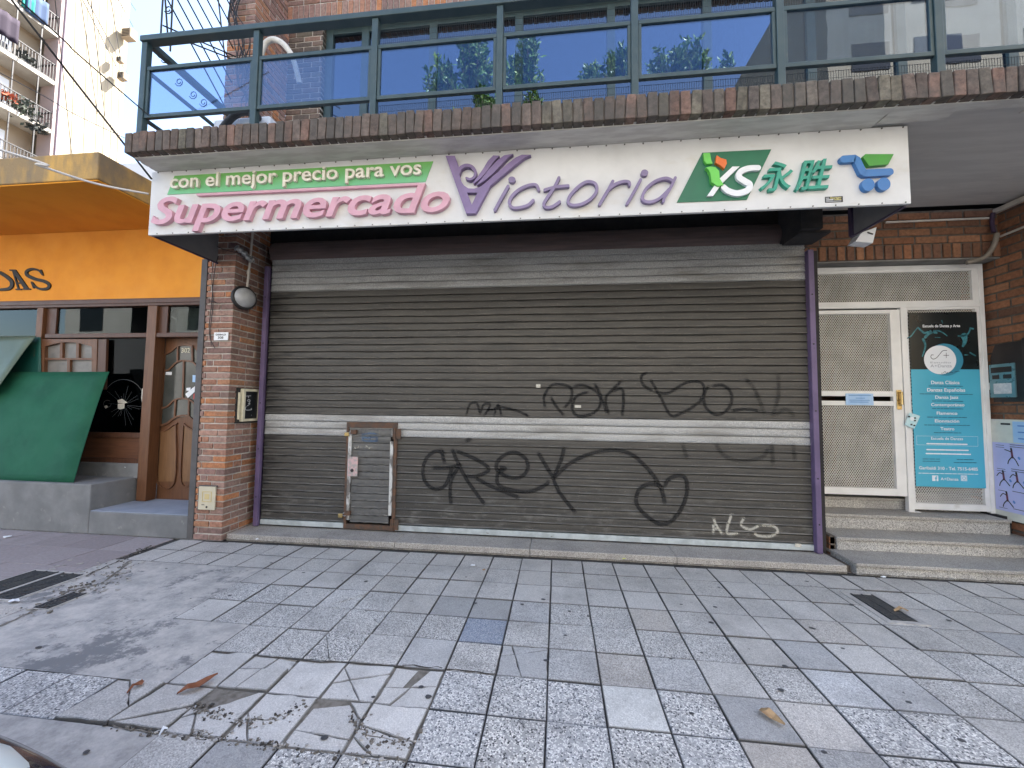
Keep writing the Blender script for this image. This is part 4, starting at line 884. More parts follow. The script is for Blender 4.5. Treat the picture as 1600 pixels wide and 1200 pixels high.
fbox(mb, 4.045, 4.815, .435, .505, .020); fbox(mb, 4.045, 4.065, .505, 2.755, .018); fbox(mb, 4.768, 4.815, .505, 2.755, .018); fbox(mb, 4.065, 4.768, 2.728, 2.755, .018); fbox(mb, 4.045, 4.815, 1.70, 1.73, .014); fbox(mb, 4.045, 4.815, 1.59, 1.62, .014)
fbox(mb, 3.055, 3.09, 2.80, 3.215, .016); fbox(mb, 4.752, 4.815, 2.80, 3.215, .016); fbox(mb, 3.09, 4.752, 2.80, 2.835, .016); fbox(mb, 3.09, 4.752, 3.18, 3.215, .016)
mb.box(4.03, 4.10, GY_-.04, GY_+.04, .402, .41); mb.box(4.80, 4.885, GY_-.04, GY_+.04, .402, .41)
mb.build('gate_frame', m_white, GT, bevel=.003)
mb = MB()
fbox(mb, 3.062, 3.093, .575, 2.735, .022); fbox(mb, 3.872, 3.978, .575, 2.735, .022); fbox(mb, 3.093, 3.872, 2.69, 2.735, .022); fbox(mb, 3.093, 3.872, .575, .655, .022); fbox(mb, 3.093, 3.872, 1.715, 1.775, .022); fbox(mb, 3.093, 3.872, 1.605, 1.66, .022)
leaf = mb.build('gate_leaf', m_white, GT, bevel=.003)
def diamonds(mb, x0, x1, z0, z1, px=.0255, sl=1.5, t=.0056, y=GY_+.004):
    for sg, yy in ((1, y), (-1, y+.0035)):
        c = x0-(z1-z0)/sl-px
        while c < x1+(z1-z0)/sl:
            # x = c + sg*(z-z0)/sl
            if sg > 0: a, b = max(x0, c), min(x1, c+(z1-z0)/sl)
            else: a, b = max(x0, c-(z1-z0)/sl), min(x1, c)
            if b-a > .004:
                za, zb_ = (z0+(a-c)*sl, z0+(b-c)*sl) if sg > 0 else (z0+(c-a)*sl, z0+(c-b)*sl)
                mb.bar((a, yy, za), (b, yy, zb_), .0025, t, (0, 1, 0)) if False else mb.bar((a, yy, za), (b, yy, zb_), t, .0028, (0, 1, 0))
            c += px
mb = MB(); diamonds(mb, 3.093, 3.872, 1.775, 2.69); diamonds(mb, 3.093, 3.872, .655, 1.605); mb.build('mesh_panel', m_meshw, leaf)
mb = MB(); diamonds(mb, 3.09, 4.752, 2.835, 3.18); mb.build('mesh_panel', m_meshw, GT)
mb = MB(); diamonds(mb, 4.065, 4.768, .505, 2.728); mb.build('mesh_panel', m_meshw, GT)
CL = crop(1250, 590, 8)
a, b = ony(*CL((1205, 155)), 5.09), ony(*CL((1275, 400)), 5.09)
mb = MB(); mb.box(a.x, b.x, 5.085, 5.097, b.z, a.z); mb.tube([(a.x+.03, 5.06, a.z-.02), (a.x+.03, 5.06, a.z-.17)], .013, 10); mb.lathe([(0, -.01), (.014, -.008), (.016, 0)], (a.x+.032, 5.085, b.z+.055), (0, 1, 0), 12); mb.build('lock', m_brass, leaf, bevel=.003)
# paper notice and little sticker on the gate
a, b = ony(*CL((568, 198)), 5.09), ony(*CL((922, 345)), 5.09)
mb = MB(); n = 10
for i in range(n):
    x0 = a.x+(b.x-a.x)*i/n; x1 = a.x+(b.x-a.x)*(i+1)/n
    y0 = 5.088+.004*math.sin(i*1.4); y1 = 5.088+.004*math.sin((i+1)*1.4)
    mb.face([(x0, y0, b.z), (x1, y1, b.z), (x1, y1, a.z), (x0, y0, a.z)], 0)
for zz, u0, u1 in ((.84, .1, .9), (.6, .35, .68), (.42, .12, .85), (.26, .15, .8)): mb.box(a.x+(b.x-a.x)*u0, a.x+(b.x-a.x)*u1, 5.082, 5.083, b.z+(a.z-b.z)*zz-.004, b.z+(a.z-b.z)*zz+.004, 1)
tag(mb.build('paper_notice', [m_pblue, M('blue_print', (.16, .32, .58), rough=.6)]), 'pale blue paper notice taped across the slot of the gate leaf', 'notice')
q = [ony(*CL(p), 5.07) for p in ((1370, 435), (1503, 480), (1430, 640), (1308, 590))]
mb = MB(); mb.face([q[3], q[2], q[1], q[0]], 0); c = (q[0]+q[2])/2
mb.lathe([(0, -.001), (.022, -.001)], c+Vector((0, -.002, .02)), (0, 1, 0), 14, 1)
for dx, dz in ((-.03, .045), (.03, .03), (.028, -.0), (-.01, -.045), (.02, -.055)): mb.box(c.x+dx-.01, c.x+dx+.01, c.y-.004, c.y-.003, c.z+dz-.008, c.z+dz+.008, 2)
tag(mb.build('flyer_sticker', [M('sticker_aqua', (.45, .68, .72), (.55, .74, .76), 30, rough=.5), m_pwhite, m_ink]), 'small tilted aqua sticker at the left edge of the dance poster', 'sticker')
# dance school poster
PY = 5.088; P0, P1 = Vector((4.062, 0, .695)), Vector((4.768, 0, 2.693)); ZS = 2.03
mb = MB(); mb.box(P0.x, P1.x, PY, PY+.004, P0.z, ZS, 0); mb.box(P0.x, P1.x, PY, PY+.004, ZS, P1.z, 1)
CP = crop(1405, 480, 8.5714); CQ = crop(1405, 640, 8.5714)
pp = lambda c: (lambda p: ony(*c((p[0], p[1])), PY))
sp, sq = pp(CP), pp(CQ); lay = lambda k: Vector((0, -.0006*k, 0))
def disc(cx, cz, r, k, m): mb.face([Vector((cx+r*math.cos(t*math.pi/20), PY, cz+r*math.sin(t*math.pi/20)))+lay(k) for t in range(40)], m)
def pst(pts, wd, m, k, c=sp, n=6):
    path = catmull(pts, n); mb.stroke(path, wd if not isinstance(wd, tuple) else [wd[0]+(wd[1]-wd[0])*i/(len(path)-1) for i in range(len(path))], lambda p: Vector(c(p))+lay(k), (0, 0, 0), m, sides=False)
# dim teal dancers on black
for pts, wd in ((((110, 415), (160, 385), (200, 330), (250, 270)), (16, 14)), (((255, 275), (300, 320), (345, 345), (420, 325)), (22, 30)), (((350, 400), (390, 360), (440, 340)), (40, 22)), (((460, 320), (530, 318), (590, 345), (640, 385)), (18, 10)), (((470, 335), (500, 345)), (34, 26)), (((320, 430), (350, 520), (310, 660)), (36, 14)), (((790, 385), (850, 385), (920, 355), (950, 290)), (16, 20)), (((870, 390), (880, 450), (855, 520)), (90, 30)), (((950, 280), (990, 290)), (22, 18)), (((950, 610), (1020, 650)), (22, 14)), (((570, 180), (580, 215)), (14, 10)), (((880, 640), (920, 640)), (12, 8)), (((480, 405), (550, 405)), (10, 6))): pst(pts, wd, 2, 1)
c = sp((640, 720)); c2 = sp((545, 705)); r_ = (sp((762, 705))-sp((330, 705))).x/2
disc(c.x-.02, c.z+.015, r_*1.12, 2, 3); disc(c2.x, c2.z, r_, 3, 4)
pst([(455, 640), (430, 640), (422, 670), (450, 695), (495, 680), (540, 630), (580, 585), (635, 580)], (7, 7), 5, 4); pst([(592, 645), (662, 645)], 6, 5, 4); pst([(627, 612), (627, 678)], 6, 5, 4)
pst([(560, 885), (590, 880), (610, 860), (630, 885), (650, 870)], 5, 5, 5); pst([(670, 878), (690, 870), (715, 880)], 5, 5, 5); pst([(735, 870), (760, 862), (790, 862), (805, 855)], 5, 5, 5)
def pt(body, c, x0, x1, yb, h, m, bold=.01):
    A = c((x0, yb)); Bq = c((x1, yb)); zb = (A.z+Bq.z)/2; H = h/8.5714*GY_/FPX
    put_text(mb, body, A.x, Bq.x, zb, H, lambda u, v, w_: (u, PY-.0034-w_, v), .0003, m, bold)
pt('Escuela de Danza y Arte', sp, 312, 812, 268, 32, 4, .02); pt('Estudio', sp, 415, 690, 752, 20, 6, 0); pt('A+Danza', sp, 415, 700, 805, 34, 6, 0)
pt('Danza Cl\u00e1sica', sp, 425, 805, 1030, 40, 4, .015); pt('Danzas Espa\u00f1olas', sp, 372, 880, 1130, 40, 4, .015)
CM = crop(1405, 560, 8.5714); sm = pp(CM)
for w_, y, x0, x1, cc in (('Danza Jazz', 540, 480, 790, sm), ('Contempor\u00e1neo', 640, 425, 870, sm), ('Flamenco', 68, 500, 775, sq), ('Elongaci\u00f3n', 172, 475, 800, sq), ('Teatro', 276, 550, 735, sq)): pt(w_, cc, x0, x1, y, 36, 4, .015)
for cc, x0, x1, y in ((sp, 395, 845, 1055), (sp, 275, 985, 1160), (sm, 440, 850, 570), (sm, 440, 850, 672), (sq, 375, 900, 100), (sq, 335, 940, 205), (sq, 465, 825, 308), (sq, 315, 550, 660), (sq, 315, 550, 690), (sq, 770, 990, 668), (sq, 730, 1030, 708)):
    x = x0
    while x < x1:
        e = min(x1, x+rnd.uniform(30, 80)); pst([(x, y+(x-x0)*.012), (e, y+(e-x0)*.012)], 8, 7, 4, cc, 1); x = e+rnd.uniform(9, 15)
pt('Escuela de Danzas', sq, 425, 850, 405, 32, 4, .01); pt('Garibaldi 310 - Tel. 7515-6485', sq, 265, 1050, 808, 36, 4, .018)
for x0, x1, y in ((370, 905, 455), (370, 925, 535), (360, 950, 588), (260, 1060, 850)):
    x = x0
    while x < x1:
        e = min(x1, x+rnd.uniform(30, 90)); pst([(x, y+(x-x0)*.02), (e, y+(e-x0)*.02)], 17 if y < 800 else 8, 4, 4, sq, 1); x = e+rnd.uniform(10, 15)
for A, Bq in (((230, 352), (1050, 362)), ((230, 470), (1050, 492)), ((230, 352), (235, 470)), ((1050, 362), (1052, 492))): pst([A, Bq], 2.5, 4, 4, sq, 1)
pt('A+Danza', sq, 552, 790, 948, 32, 4, .01)
for x, kind in ((440, 'f'), (825, 'c')):
    A = sq((x, 955)); e = 65/8.5714*GY_/FPX; mb.face([(A.x, PY-.003, A.z), (A.x+e, PY-.003, A.z), (A.x+e, PY-.003, A.z+e), (A.x, PY-.003, A.z+e)], 4)
    if kind == 'f': put_text(mb, 'f', A.x+e*.45, A.x+e*.85, A.z+.001, e*.85, lambda u, v, w_: (u, PY-.0036-w_, v), .0003, 0, .03, 0, 'f')
    else:
        ring = [(A.x+e/2+e*.24*math.cos(t*math.pi/10), A.z+e/2+e*.24*math.sin(t*math.pi/10)) for t in range(20)]; mb.stroke(ring, e*.1, lambda p: (p[0], PY-.0036, p[1]), (0, 0, 0), 0, True, sides=False)
        mb.stroke([(A.x+e*.1, A.z+e*.1), (A.x+e*.9, A.z+e*.1), (A.x+e*.9, A.z+e*.9), (A.x+e*.1, A.z+e*.9)], e*.07, lambda p: (p[0], PY-.0036, p[1]), (0, 0, 0), 0, True, sides=False)
tag(mb.build('dance_poster', [m_cyan, m_pblack, m_pteal, m_pring, m_pwhite, m_ink, m_pgrey, m_pdark]), 'tall cyan and black dance school poster fixed to the right half of the gate', 'poster')

# ------------------------------------------------------------------ things on the right-hand wall
RX = 4.885
rfn = lambda u, v, w_: (RX-w_, u, v)
IP = thing('intercom_panel', 'teal metal intercom panel with two speaker slots on the entrance wall', 'intercom', (RX, 4.97, 1.9))
mb = MB(); mb.box(RX-.02, RX, 4.84, 5.095, 1.71, 2.08); mb.build('face_plate', m_panel, IP, bevel=.004)
mb = MB(); mb.box(RX-.024, RX-.0205, 4.865, 5.07, 1.985, 2.045); mb.box(RX-.023, RX-.0205, 4.87, 4.95, 1.915, 1.96); mb.box(RX-.023, RX-.0205, 4.99, 5.06, 1.915, 1.96); mb.build('speaker_slot', m_hood, IP)
mb = MB(); mb.box(RX-.024, RX-.0205, 4.875, 5.05, 1.75, 1.865); mb.build('name_card', M('name_card', (.55, .57, .60), (.7, .7, .7), 30, rough=.25), IP)
mb = MB(); mb.box(RX-.022, RX-.0, 5.096, 5.115, 1.80, 1.88); mb.build('clip', m_white, IP)
mb = MB(); hp = [(4.62, 1.66), (5.075, 1.66), (5.085, 2.16), (5.03, 2.30), (4.62, 2.31)]
mb.prism([hp], lambda p: (RX+.005, p[0], p[1]), (-.012, 0, 0)); mb.box(RX-.06, RX+.005, 4.60, 4.72, 1.64, 2.33)
tag(mb.build('backing_plate', m_hood, bevel=.004), 'dark brown metal backing plate with sloped corner behind the intercom', 'metal plate')
NB = thing('notice_board', 'white wall notice board covered in flyers beside the gate', 'notice board', (RX, 4.8, .4))
mb = MB(); mb.box(RX-.03, RX, 4.45, 5.12, .385, 1.47); mb.build('board', m_board, NB, bevel=.005)
mb = MB(); mb.box(RX-.034, RX-.03, 4.9, 4.99, 1.41, 1.43); mb.build('clip', m_black, NB)
def flyer(y0, y1, z0, z1, mat_, lab, figs=True, off=0.0):
    mb = MB(); X = RX-.033-off; mb.box(X-.001, X, y0, y1, z0, z1, 0)
    f = lambda u, v: (X-.002, y1-u*(y1-y0), z1-v*(z1-z0))
    def s_(pts, wd, m=1): mb.stroke(catmull([Vector(p) for p in pts], 4), wd, lambda p: f(p[0], p[1]), (0, 0, 0), m, sides=False)
    if figs:
        for ox, oy, k in ((.30, .08, 0), (.14, .42, 1), (.36, .42, 2), (.18, .72, 3), (.72, .12, 1), (.72, .45, 2), (.7, .75, 0)):
            s_([(ox+.02, oy+.03), (ox+.03, oy+.12)], .035, 2); s_([(ox+.03, oy+.11), (ox-.03, oy+.17), (ox-.05, oy+.22)], .016); s_([(ox+.03, oy+.11), (ox+.08, oy+.16), (ox+.12, oy+.20 if k else oy+.23)], .016); s_([(ox+.02, oy+.05), (ox-.04, oy+.03), (ox-.09, oy+.02 if k == 0 else oy+.08)], .013); s_([(ox+.015, oy+.0), (ox+.02, oy+.02)], .03); s_([(ox+.13, oy+.12), (ox+.14, oy+.13)], .035, 3)
        for v in (.02, .05, .37, .40, .69, .94): s_([(.3, v), (.62, v+.004)], .008, 1); s_([(.06, v+.02), (.2, v+.02)], .006, 1)
    else:
        for v in (.2, .5, .8): s_([(.15, v), (.85, v)], .06, 3)
    return tag(mb.build('flyer', [mat_, m_ink, M('fig_red', (.20, .06, .10), rough=.6), M('fig_blue', (.12, .25, .6), rough=.6)]), lab, 'flyer', 'flyers on the notice board')
flyer(4.50, 5.085, .475, 1.215, m_lilac, 'large lilac flyer of stretching exercise figures on the notice board')
flyer(4.50, 4.875, 1.225, 1.45, m_pblue, 'pale blue flyer pinned above the large lilac one', False)
CR = crop(1240, 280, 4.4444)
mb = MB(); a = ony(*CR((640, 300)), 4.93); b = ony(*CR((1355, 270)), 4.93); mb.tube([a, b], .012, 8); tag(mb.build('conduit', m_pipe), 'thin white conduit running level along the brick over the gate', 'conduit', 'conduits in the entrance corner')
mb = MB(); mb.tube([onx(*CR((1435, 398)), 4.875), onx(*CR((1600, 335)), 4.875)+Vector((0, -.2, .01))], .013, 8); tag(mb.build('conduit', m_pipe), 'white conduit on the side brick wall below the ceiling', 'conduit', 'conduits in the entrance corner')
mb = MB(); a = onx(*CR((1408, 218)), 4.86); mb.box(4.84, 4.885, a.y-.5, a.y+.02, 3.765, 3.815); tag(mb.build('cable_duct', m_pipe, bevel=.004), 'grey-white boxed duct under the ceiling of the entrance', 'duct')
mb = MB(); mb.tube(catmull([ony(*CR((1385, 235)), 4.9), ony(*CR((1378, 300)), 4.9), ony(*CR((1390, 370)), 4.88)], 5), .02, 8); mb.tube(catmull([ony(*CR((1412, 378)), 4.86), ony(*CR((1385, 470)), 4.86), ony(*CR((1320, 545)), 4.88), ony(*CR((1200, 580)), 4.92)], 5), .024, 8, 1); tag(mb.build('drain_pipe', [M('violet_pipe', (.05, .03, .06), rough=.5), M('grey_pipe', (.24, .21, .17), (.18, .16, .13), 8, rough=.6)]), 'bent grey and violet pipe in the corner over the gate', 'pipe')
q = [ony(*CR(p), 4.35) for p in ((430, 432), (552, 444), (580, 330), (470, 370))]
LM = thing('floodlight', 'small white floodlight hanging at the right end of the sign', 'lamp', (q[0]+q[1])/2)
mb = MB(); mb.idx(q+[p+Vector((.0, .12, .0)) for p in q], [(0, 1, 2, 3), (4, 7, 6, 5), (0, 4, 5, 1), (1, 5, 6, 2), (2, 6, 7, 3), (3, 7, 4, 0)]); mb.build('housing', m_pwhite, LM, bevel=.006)
mb = MB(); e = (q[2]+q[3])/2; mb.tube([e+Vector((-.02, -.004, -.03)), e+Vector((.03, -.004, -.05))], .006); mb.build('bracket', m_black, LM)

# ------------------------------------------------------------------ things on the pillar
LP = thing('wall_lamp', 'round bulkhead lamp with frosted lens hanging on the pillar side', 'lamp', (-3.70, 4.30, 2.8))
dirn = Vector((.92, -.40, 0)).normalized(); c0 = Vector((-3.71, 4.29, 2.80))
mb = MB(); mb.lathe([(0, -.05), (.10, -.05), (.135, -.02), (.14, .02), (.128, .035), (.115, .03)], c0, dirn, 28); mb.build('lamp_rim', m_black, LP)
mb = MB(); mb.lathe([(.118, .02), (.112, .05), (.085, .085), (.045, .105), (0, .112)], c0, dirn, 28); mb.build('lens', m_lamp, LP)
mb = MB(); mb.tube([(-3.70, 4.32, 2.93), (-3.70, 4.345, 3.25), (-3.70, 4.375, 3.82)], .013, 8); mb.lathe([(.02, 0), (.02, .05)], (-3.70, 4.33, 3.1), (0, 0, 1), 10); mb.build('stem', m_pipe, LP)
mb = MB(); pts = catmull([(-3.72, 4.15, 3.36), (-3.70, 4.24, 3.33), (-3.69, 4.33, 3.28), (-3.68, 4.36, 3.3)], 6); mb.tube(pts, [.03+.012*math.sin(i*2.1) for i in range(len(pts))], 9); tag(mb.build('wrapped_joint', M('foil_wrap', (.5, .5, .48), (.3, .3, .3), 40, rough=.35, metal=.5)), 'lump of foil-wrapped cable joint under the sign by the pillar', 'cable joint')
CM_ = crop(360, 590, 13.333); mx = lambda p: onx(*CM_(p), -3.70)
MBX = thing('meter_box', 'open ivory meter box with scrawled dark inside on the pillar side', 'meter box', (-3.74, 4.47, 1.33))
a, b = 4.31, 4.645
mb = MB(); mb.box(-3.80, -3.745, a-.01, b+.005, 1.315, 1.735); mb.build('recess', m_black, MBX)
mb = MB()
for y0, y1, z0, z1 in ((a+.04, a+.075, 1.335, 1.725), (b-.025, b, 1.335, 1.725), (a+.075, b-.025, 1.695, 1.725), (a+.075, b-.025, 1.335, 1.365)): mb.box(-3.745, -3.70, y0, y1, z0, z1)
mb.build('box_frame', m_ivory, MBX, bevel=.004)
mb = MB(); mb.box(-3.745, -3.72, a+.005, a+.022, 1.36, 1.68); mb.build('open_lid_edge', m_ivory, MBX, bevel=.003)
mb = MB(); mb.box(-3.738, -3.735, a+.08, b-.03, 1.37, 1.69); pl = mb.build('dark_plate', M('plate_black', (.012, .014, .018), (.03, .035, .04), 6, rough=.35), MBX)
mb = MB()
for pts in (((330, 385), (425, 380)), ((375, 385), (378, 420)), ((360, 470), (380, 455), (410, 470), (400, 490), (365, 490), (350, 475)), ((410, 500), (375, 545)), ((375, 545), (410, 545), (350, 590)), ((330, 600), (315, 670), (430, 670), (432, 640)), ((438, 780), (442, 784))): mb.stroke(catmull([Vector(p) for p in pts], 5), 9, lambda p: onx(*CM_((p[0], p[1])), -3.7335), (0, 0, 0), 0, sides=False)
mb.build('scrawl', m_pwhite, pl)
GC = thing('gas_valve_cover', 'cream gas valve cover plate low on the pillar front', 'gas cover', (-3.94, 4.185, .34))
mb = MB(); mb.box(-4.045, -3.838, 4.168, 4.185, .342, .602); mb.build('cover_plate', M('gas_cream', (.62, .57, .43), (.56, .51, .38), 9, rough=.5), GC, bevel=.004)
mb = MB(); e = .055; cx, cz = -3.938, .49; mb.stroke([(cx-e, cz-e), (cx+e, cz-e), (cx+e, cz+e), (cx-e, cz+e)], .010, lambda p: (p[0], 4.1675, p[1]), (0, -.004, 0), 0, True); mb.box(cx-.03, cx+.03, 4.166, 4.1678, cz-.03, cz+.03); mb.build('embossed_square', M('gas_yellow', (.62, .50, .24), (.56, .44, .20), 9, rough=.5), GC)
mb = MB(); mb.lathe([(0, -.003), (.012, -.003), (.012, 0)], (-3.935, 4.1675, .375), (0, 1, 0), 12); mb.box(-4.0, -3.965, 4.166, 4.1678, .395, .402); mb.build('keyhole', m_ink, GC)
mb = MB(); mb.box(-4.055, -3.828, 4.178, 4.19, .603, .615); mb.box(-4.06, -4.046, 4.178, 4.19, .33, .603); mb.build('rim', m_gpost, GC)
AP = [(-3.966, 2.278), (-3.788, 2.37)]
mb = MB(); mb.box(AP[0][0], AP[1][0], 4.176, 4.186, AP[0][1], AP[1][1], 0)
put_text(mb, 'GARIBALDI', -3.945, -3.815, 2.333, .020, lambda u, v, w_: (u, 4.1755-w_, v), .0005, 1, .03); put_text(mb, '308', -3.915, -3.845, 2.294, .028, lambda u, v, w_: (u, 4.1755-w_, v), .0005, 1, .02)
tag(mb.build('address_plate', [m_pwhite, m_ink], bevel=.003), 'small white street number plate on the pillar front', 'plate')
mb = MB()
for k, pts in enumerate((((336, 395), (331, 430), (333, 470), (329, 515), (330, 540)), ((341, 400), (335, 425), (331, 470), (327, 520), (336, 545)), ((326, 470), (334, 471), (340, 474)), ((338, 384), (350, 390), (375, 396)))): mb.tube(catmull([ony(*p, 4.175) for p in pts], 5), .004, 5)
tag(mb.build('loose_wires', m_cable), 'thin loose wires dangling down the pillar front', 'wires')

# ------------------------------------------------------------------ neighbour with the orange band
OS = thing('orange_shop', 'orange shop with wooden windows and door and a grey stepped plinth', 'building', (-7, 4.7, 0))
OY = 4.70
mb = MB(); mb.box(-13, -4.22, OY, OY+.2, 2.945, 3.9); mb.build('orange_band', m_orange, OS)
mb = MB(); mb.box(-13, -4.88, 3.60, OY+.2, 3.902, 3.915, 0); mb.build('canopy_soffit', m_orsoff, OS)
mb = MB(); vs = []; n = 40
mb.box(-13, -4.87, 3.585, 4.9, 3.916, 4.215); mb.build('canopy', m_fascia, OS, bevel=.012)
mb = MB(); mb.box(-14, -4.25, 4.95, 9, 3.2, 4.0); mb.box(-14, -4.25, 5.9, 6.0, .3, 3.2, 1); mb.build('shop_body', [m_render, m_inside], OS)
mb = MB(); mb.box(-16, -10.3, 9.0, 9.15, 3.0, 7.85); tag(mb.build('parapet_wall', M('parapet', (.74, .72, .70), rough=.9)), 'white parapet wall rising behind the orange canopy', 'wall')
# lettering DAS, serif
mb = MB(); CD = crop(0, 380, 4.8485); sd_ = lambda p: ony(*CD((p[0], p[1])), OY)
def quad(*p, k=0): mb.prism([list(p)], sd_, (0, -.014-.0007*k, 0))
quad((-95, 195), (-70, 195), (-70, 350), (-95, 350)); quad((-115, 190), (-45, 190), (-45, 202), (-115, 202), k=1); quad((-115, 342), (-45, 342), (-45, 355), (-115, 355), k=1)
pc = catmull([(-100, 204), (-40, 206), (28, 236), (88, 282), (98, 318), (80, 343), (36, 352), (-60, 352)], 7); mb.stroke(pc, [14+12*math.sin(math.pi*i/(len(pc)-1)) for i in range(len(pc))], sd_, (0, -.0151, 0))
quad((96, 203), (126, 203), (226, 347), (192, 347), k=2)
mb.stroke([(106, 212), (148, 349)], 11, sd_, (0, -.01393, 0)); mb.stroke([(134, 304), (190, 304)], 10, sd_, (0, -.01391, 0)); mb.stroke([(130, 351), (166, 351)], 10, sd_, (0, -.01389, 0)); mb.stroke([(184, 349), (234, 349)], 10, sd_, (0, -.01387, 0)); mb.stroke([(84, 206), (122, 206)], 10, sd_, (0, -.01385, 0))
pc = catmull([(328, 240), (300, 208), (250, 198), (210, 215), (215, 245), (270, 272), (340, 290), (378, 315), (370, 342), (325, 350), (280, 335), (252, 300)], 7); mb.stroke(pc, [9+15*math.sin(math.pi*i/(len(pc)-1)) for i in range(len(pc))], sd_, (0, -.0151, 0))
mb.stroke([(318, 205), (332, 244)], 8, sd_, (0, -.0152, 0)); mb.stroke([(246, 296), (262, 340)], 8, sd_, (0, -.0151, 0))
mb.build('lettering', m_blackp, OS)
# timber front
FY = OY+.02
mb = MB()
mb.box(-13, -4.25, FY-.035, FY+.06, 2.84, 2.944); mb.box(-13, -4.25, FY-.045, FY-.034, 2.875, 2.93)
mb.build('head_rail', m_woodd, OS, bevel=.006)
mb = MB(); z0, z1 = 2.415, 2.475; mb.box(-7.02, -4.25, FY-.03, FY+.06, z0, z1); mb.build('transom_bar', m_woodd, OS, bevel=.006)
for (xa, xb, zb) in ((-7.16, -7.06, .5), (-5.44, -5.30, .27), (-4.30, -4.25, .27), (-9.6, -9.5, .5)):
    mb = MB(); mb.box(xa, xb, FY-.04, FY+.10, zb, 2.838); mb.build('mullion', m_wood, OS, bevel=.006)
for xa, xb, za, zb in ((-9.5, -7.16, 1.0, 2.835), (-7.06, -5.75, 2.476, 2.835), (-5.30, -4.30, 2.476, 2.835)):
    mb = MB(); mb.box(xa, xb, FY+.02, FY+.026, za, zb); mb.build('transom_pane', m_glasss, OS)
for xa, xb in ((-7.05, -6.90), (-5.30, -5.18)): mb = MB(); mb.box(xa, xb, FY-.0, FY+.05, 2.476, 2.838); mb.build('transom_frame', m_woodd, OS)
# arched wooden casement behind the boards
CO = crop(0, 460, 4.8485); so_ = lambda Y: (lambda p: ony(*CO((p[0], p[1])), Y)); s5 = so_(FY+.01)
mb = MB(); A = s5((340, 345)); Bq = s5((765, 345)); zz = 1.0
arch = [(368, 398)]+[(368+i*355/12, 398-32*math.sin(math.pi*i/12)) for i in range(1, 12)]+[(723, 398), (723, 700), (362, 700)]
mb.prism([[(340, 343), (765, 343), (755, 720), (330, 720)], arch[::-1]], s5, (0, -.045, 0), 0)
for x in (487, 610): mb.prism([[(x-10, 370), (x+10, 370), (x+8, 485), (x-12, 485)]], s5, (0, -.035, 0))
mb.prism([[(362, 484), (723, 484), (723, 498), (362, 498)]], s5, (0, -.0365, 0)); mb.prism([[(532, 498), (552, 498), (550, 700), (528, 700)]], s5, (0, -.034, 0))
cs = mb.build('casement', m_wood, OS, bevel=.004)
mb = MB(); mb.prism([[(350, 355), (745, 355), (740, 715), (340, 715)]], s5, (0, -.004, 0)); mb.build('pane', M('frosted', (.19, .18, .165), (.14, .135, .125), 8, rough=.4), cs)
mb = MB(); s6 = so_(FY-.0); mb.prism([[(765, 345), (825, 340), (812, 720), (752, 720)]], s6, (0, -.03, 0)); mb.build('side_board', m_woodd, OS)
# dark broken pane, timber apron and plinth under it
a = ony(160, 675, FY).z
mb = MB(); mb.box(-6.6, -5.44, FY+.02, FY+.03, a, 2.414); mb.build('window_pane', glass('dark_pane', (.20, .23, .25), (.5, .55, .6), -.02), OS)
CB = crop(150, 580, 4.2833); s7 = lambda p: ony(*CB((p[0], p[1])), FY+.012)
mb = MB()
for ang in range(0, 360, 17):
    aa = R(ang+rnd.uniform(-6, 6)); L = rnd.uniform(60, 150); q0 = (185+25*math.cos(aa), 225+25*math.sin(aa)); q1 = (185+L*math.cos(aa), 225+L*math.sin(aa))
    if q1[0] > 310 or q1[1] > 400 or q1[0] < 60: continue
    mb.stroke([q0, q1], 1.1, s7, (0, 0, 0), 0, sides=False)
mb.stroke([(185+135*math.cos(t*.2-2.6), 195+140*math.sin(t*.2-2.6)) for t in range(13)], 2, s7, (0, 0, 0), 0, sides=False)
mb.prism([[(145, 195), (175, 185), (210, 210), (195, 215), (150, 212)]], s7, (0, -.003, 0), 1); mb.prism([[(148, 218), (192, 215), (190, 248), (165, 255), (148, 250)]], s7, (0, -.003, 0), 1); mb.prism([[(55, 235), (72, 228), (80, 240), (65, 250)]], s7, (0, -.003, 0), 1)
mb.stroke([(52+26*math.cos(t*.5)+24, 218+24*math.sin(t*.5)) for t in range(12)], 2, s7, (0, 0, 0), 0, sides=False); mb.prism([[(308, 118), (325, 112), (325, 270), (308, 280), (312, 230), (304, 180)]], s7, (0, -.002, 0), 1)
mb.build('cracked_glass', [M('crack_white', (.10, .11, .115), rough=.4), M('shard_card', (.62, .60, .52), (.5, .48, .42), 30, rough=.6)], OS)
mb = MB(); b1 = ony(160, 683, FY).z; b2 = ony(160, 715, FY).z; mb.box(-8, -5.44, FY-.02, FY+.04, b1, a, 0); mb.box(-8, -5.44, FY+.0, FY+.03, b2, b1, 1); mb.box(-8, -5.44, FY-.015, FY+.035, b2-.06, b2, 0)
mb.build('apron_board', [m_woodd, m_woodx], OS, bevel=.005)
mb = MB(); mb.box(-13, -5.44, FY-.03, FY+.1, .55, b2-.06); mb.box(-13, -5.49, 4.2, FY+.05, -.05, .568); mb.box(-5.488, -4.14, 4.2, 4.86, -.05, .255); mb.build('plinth', m_render, OS, bevel=.012)
mb = MB(); mb.box(-5.486, -4.142, 4.212, 4.85, .256, .264); mb.build('step_top', m_steptop, OS)
mb = MB(); mb.box(-4.19, -4.115, 4.19, 4.30, 0, 3.25); mb.box(-4.25, -4.19, 4.28, 4.86, 0, 3.9); mb.build('corner_trim', m_gpost, OS, bevel=.004)
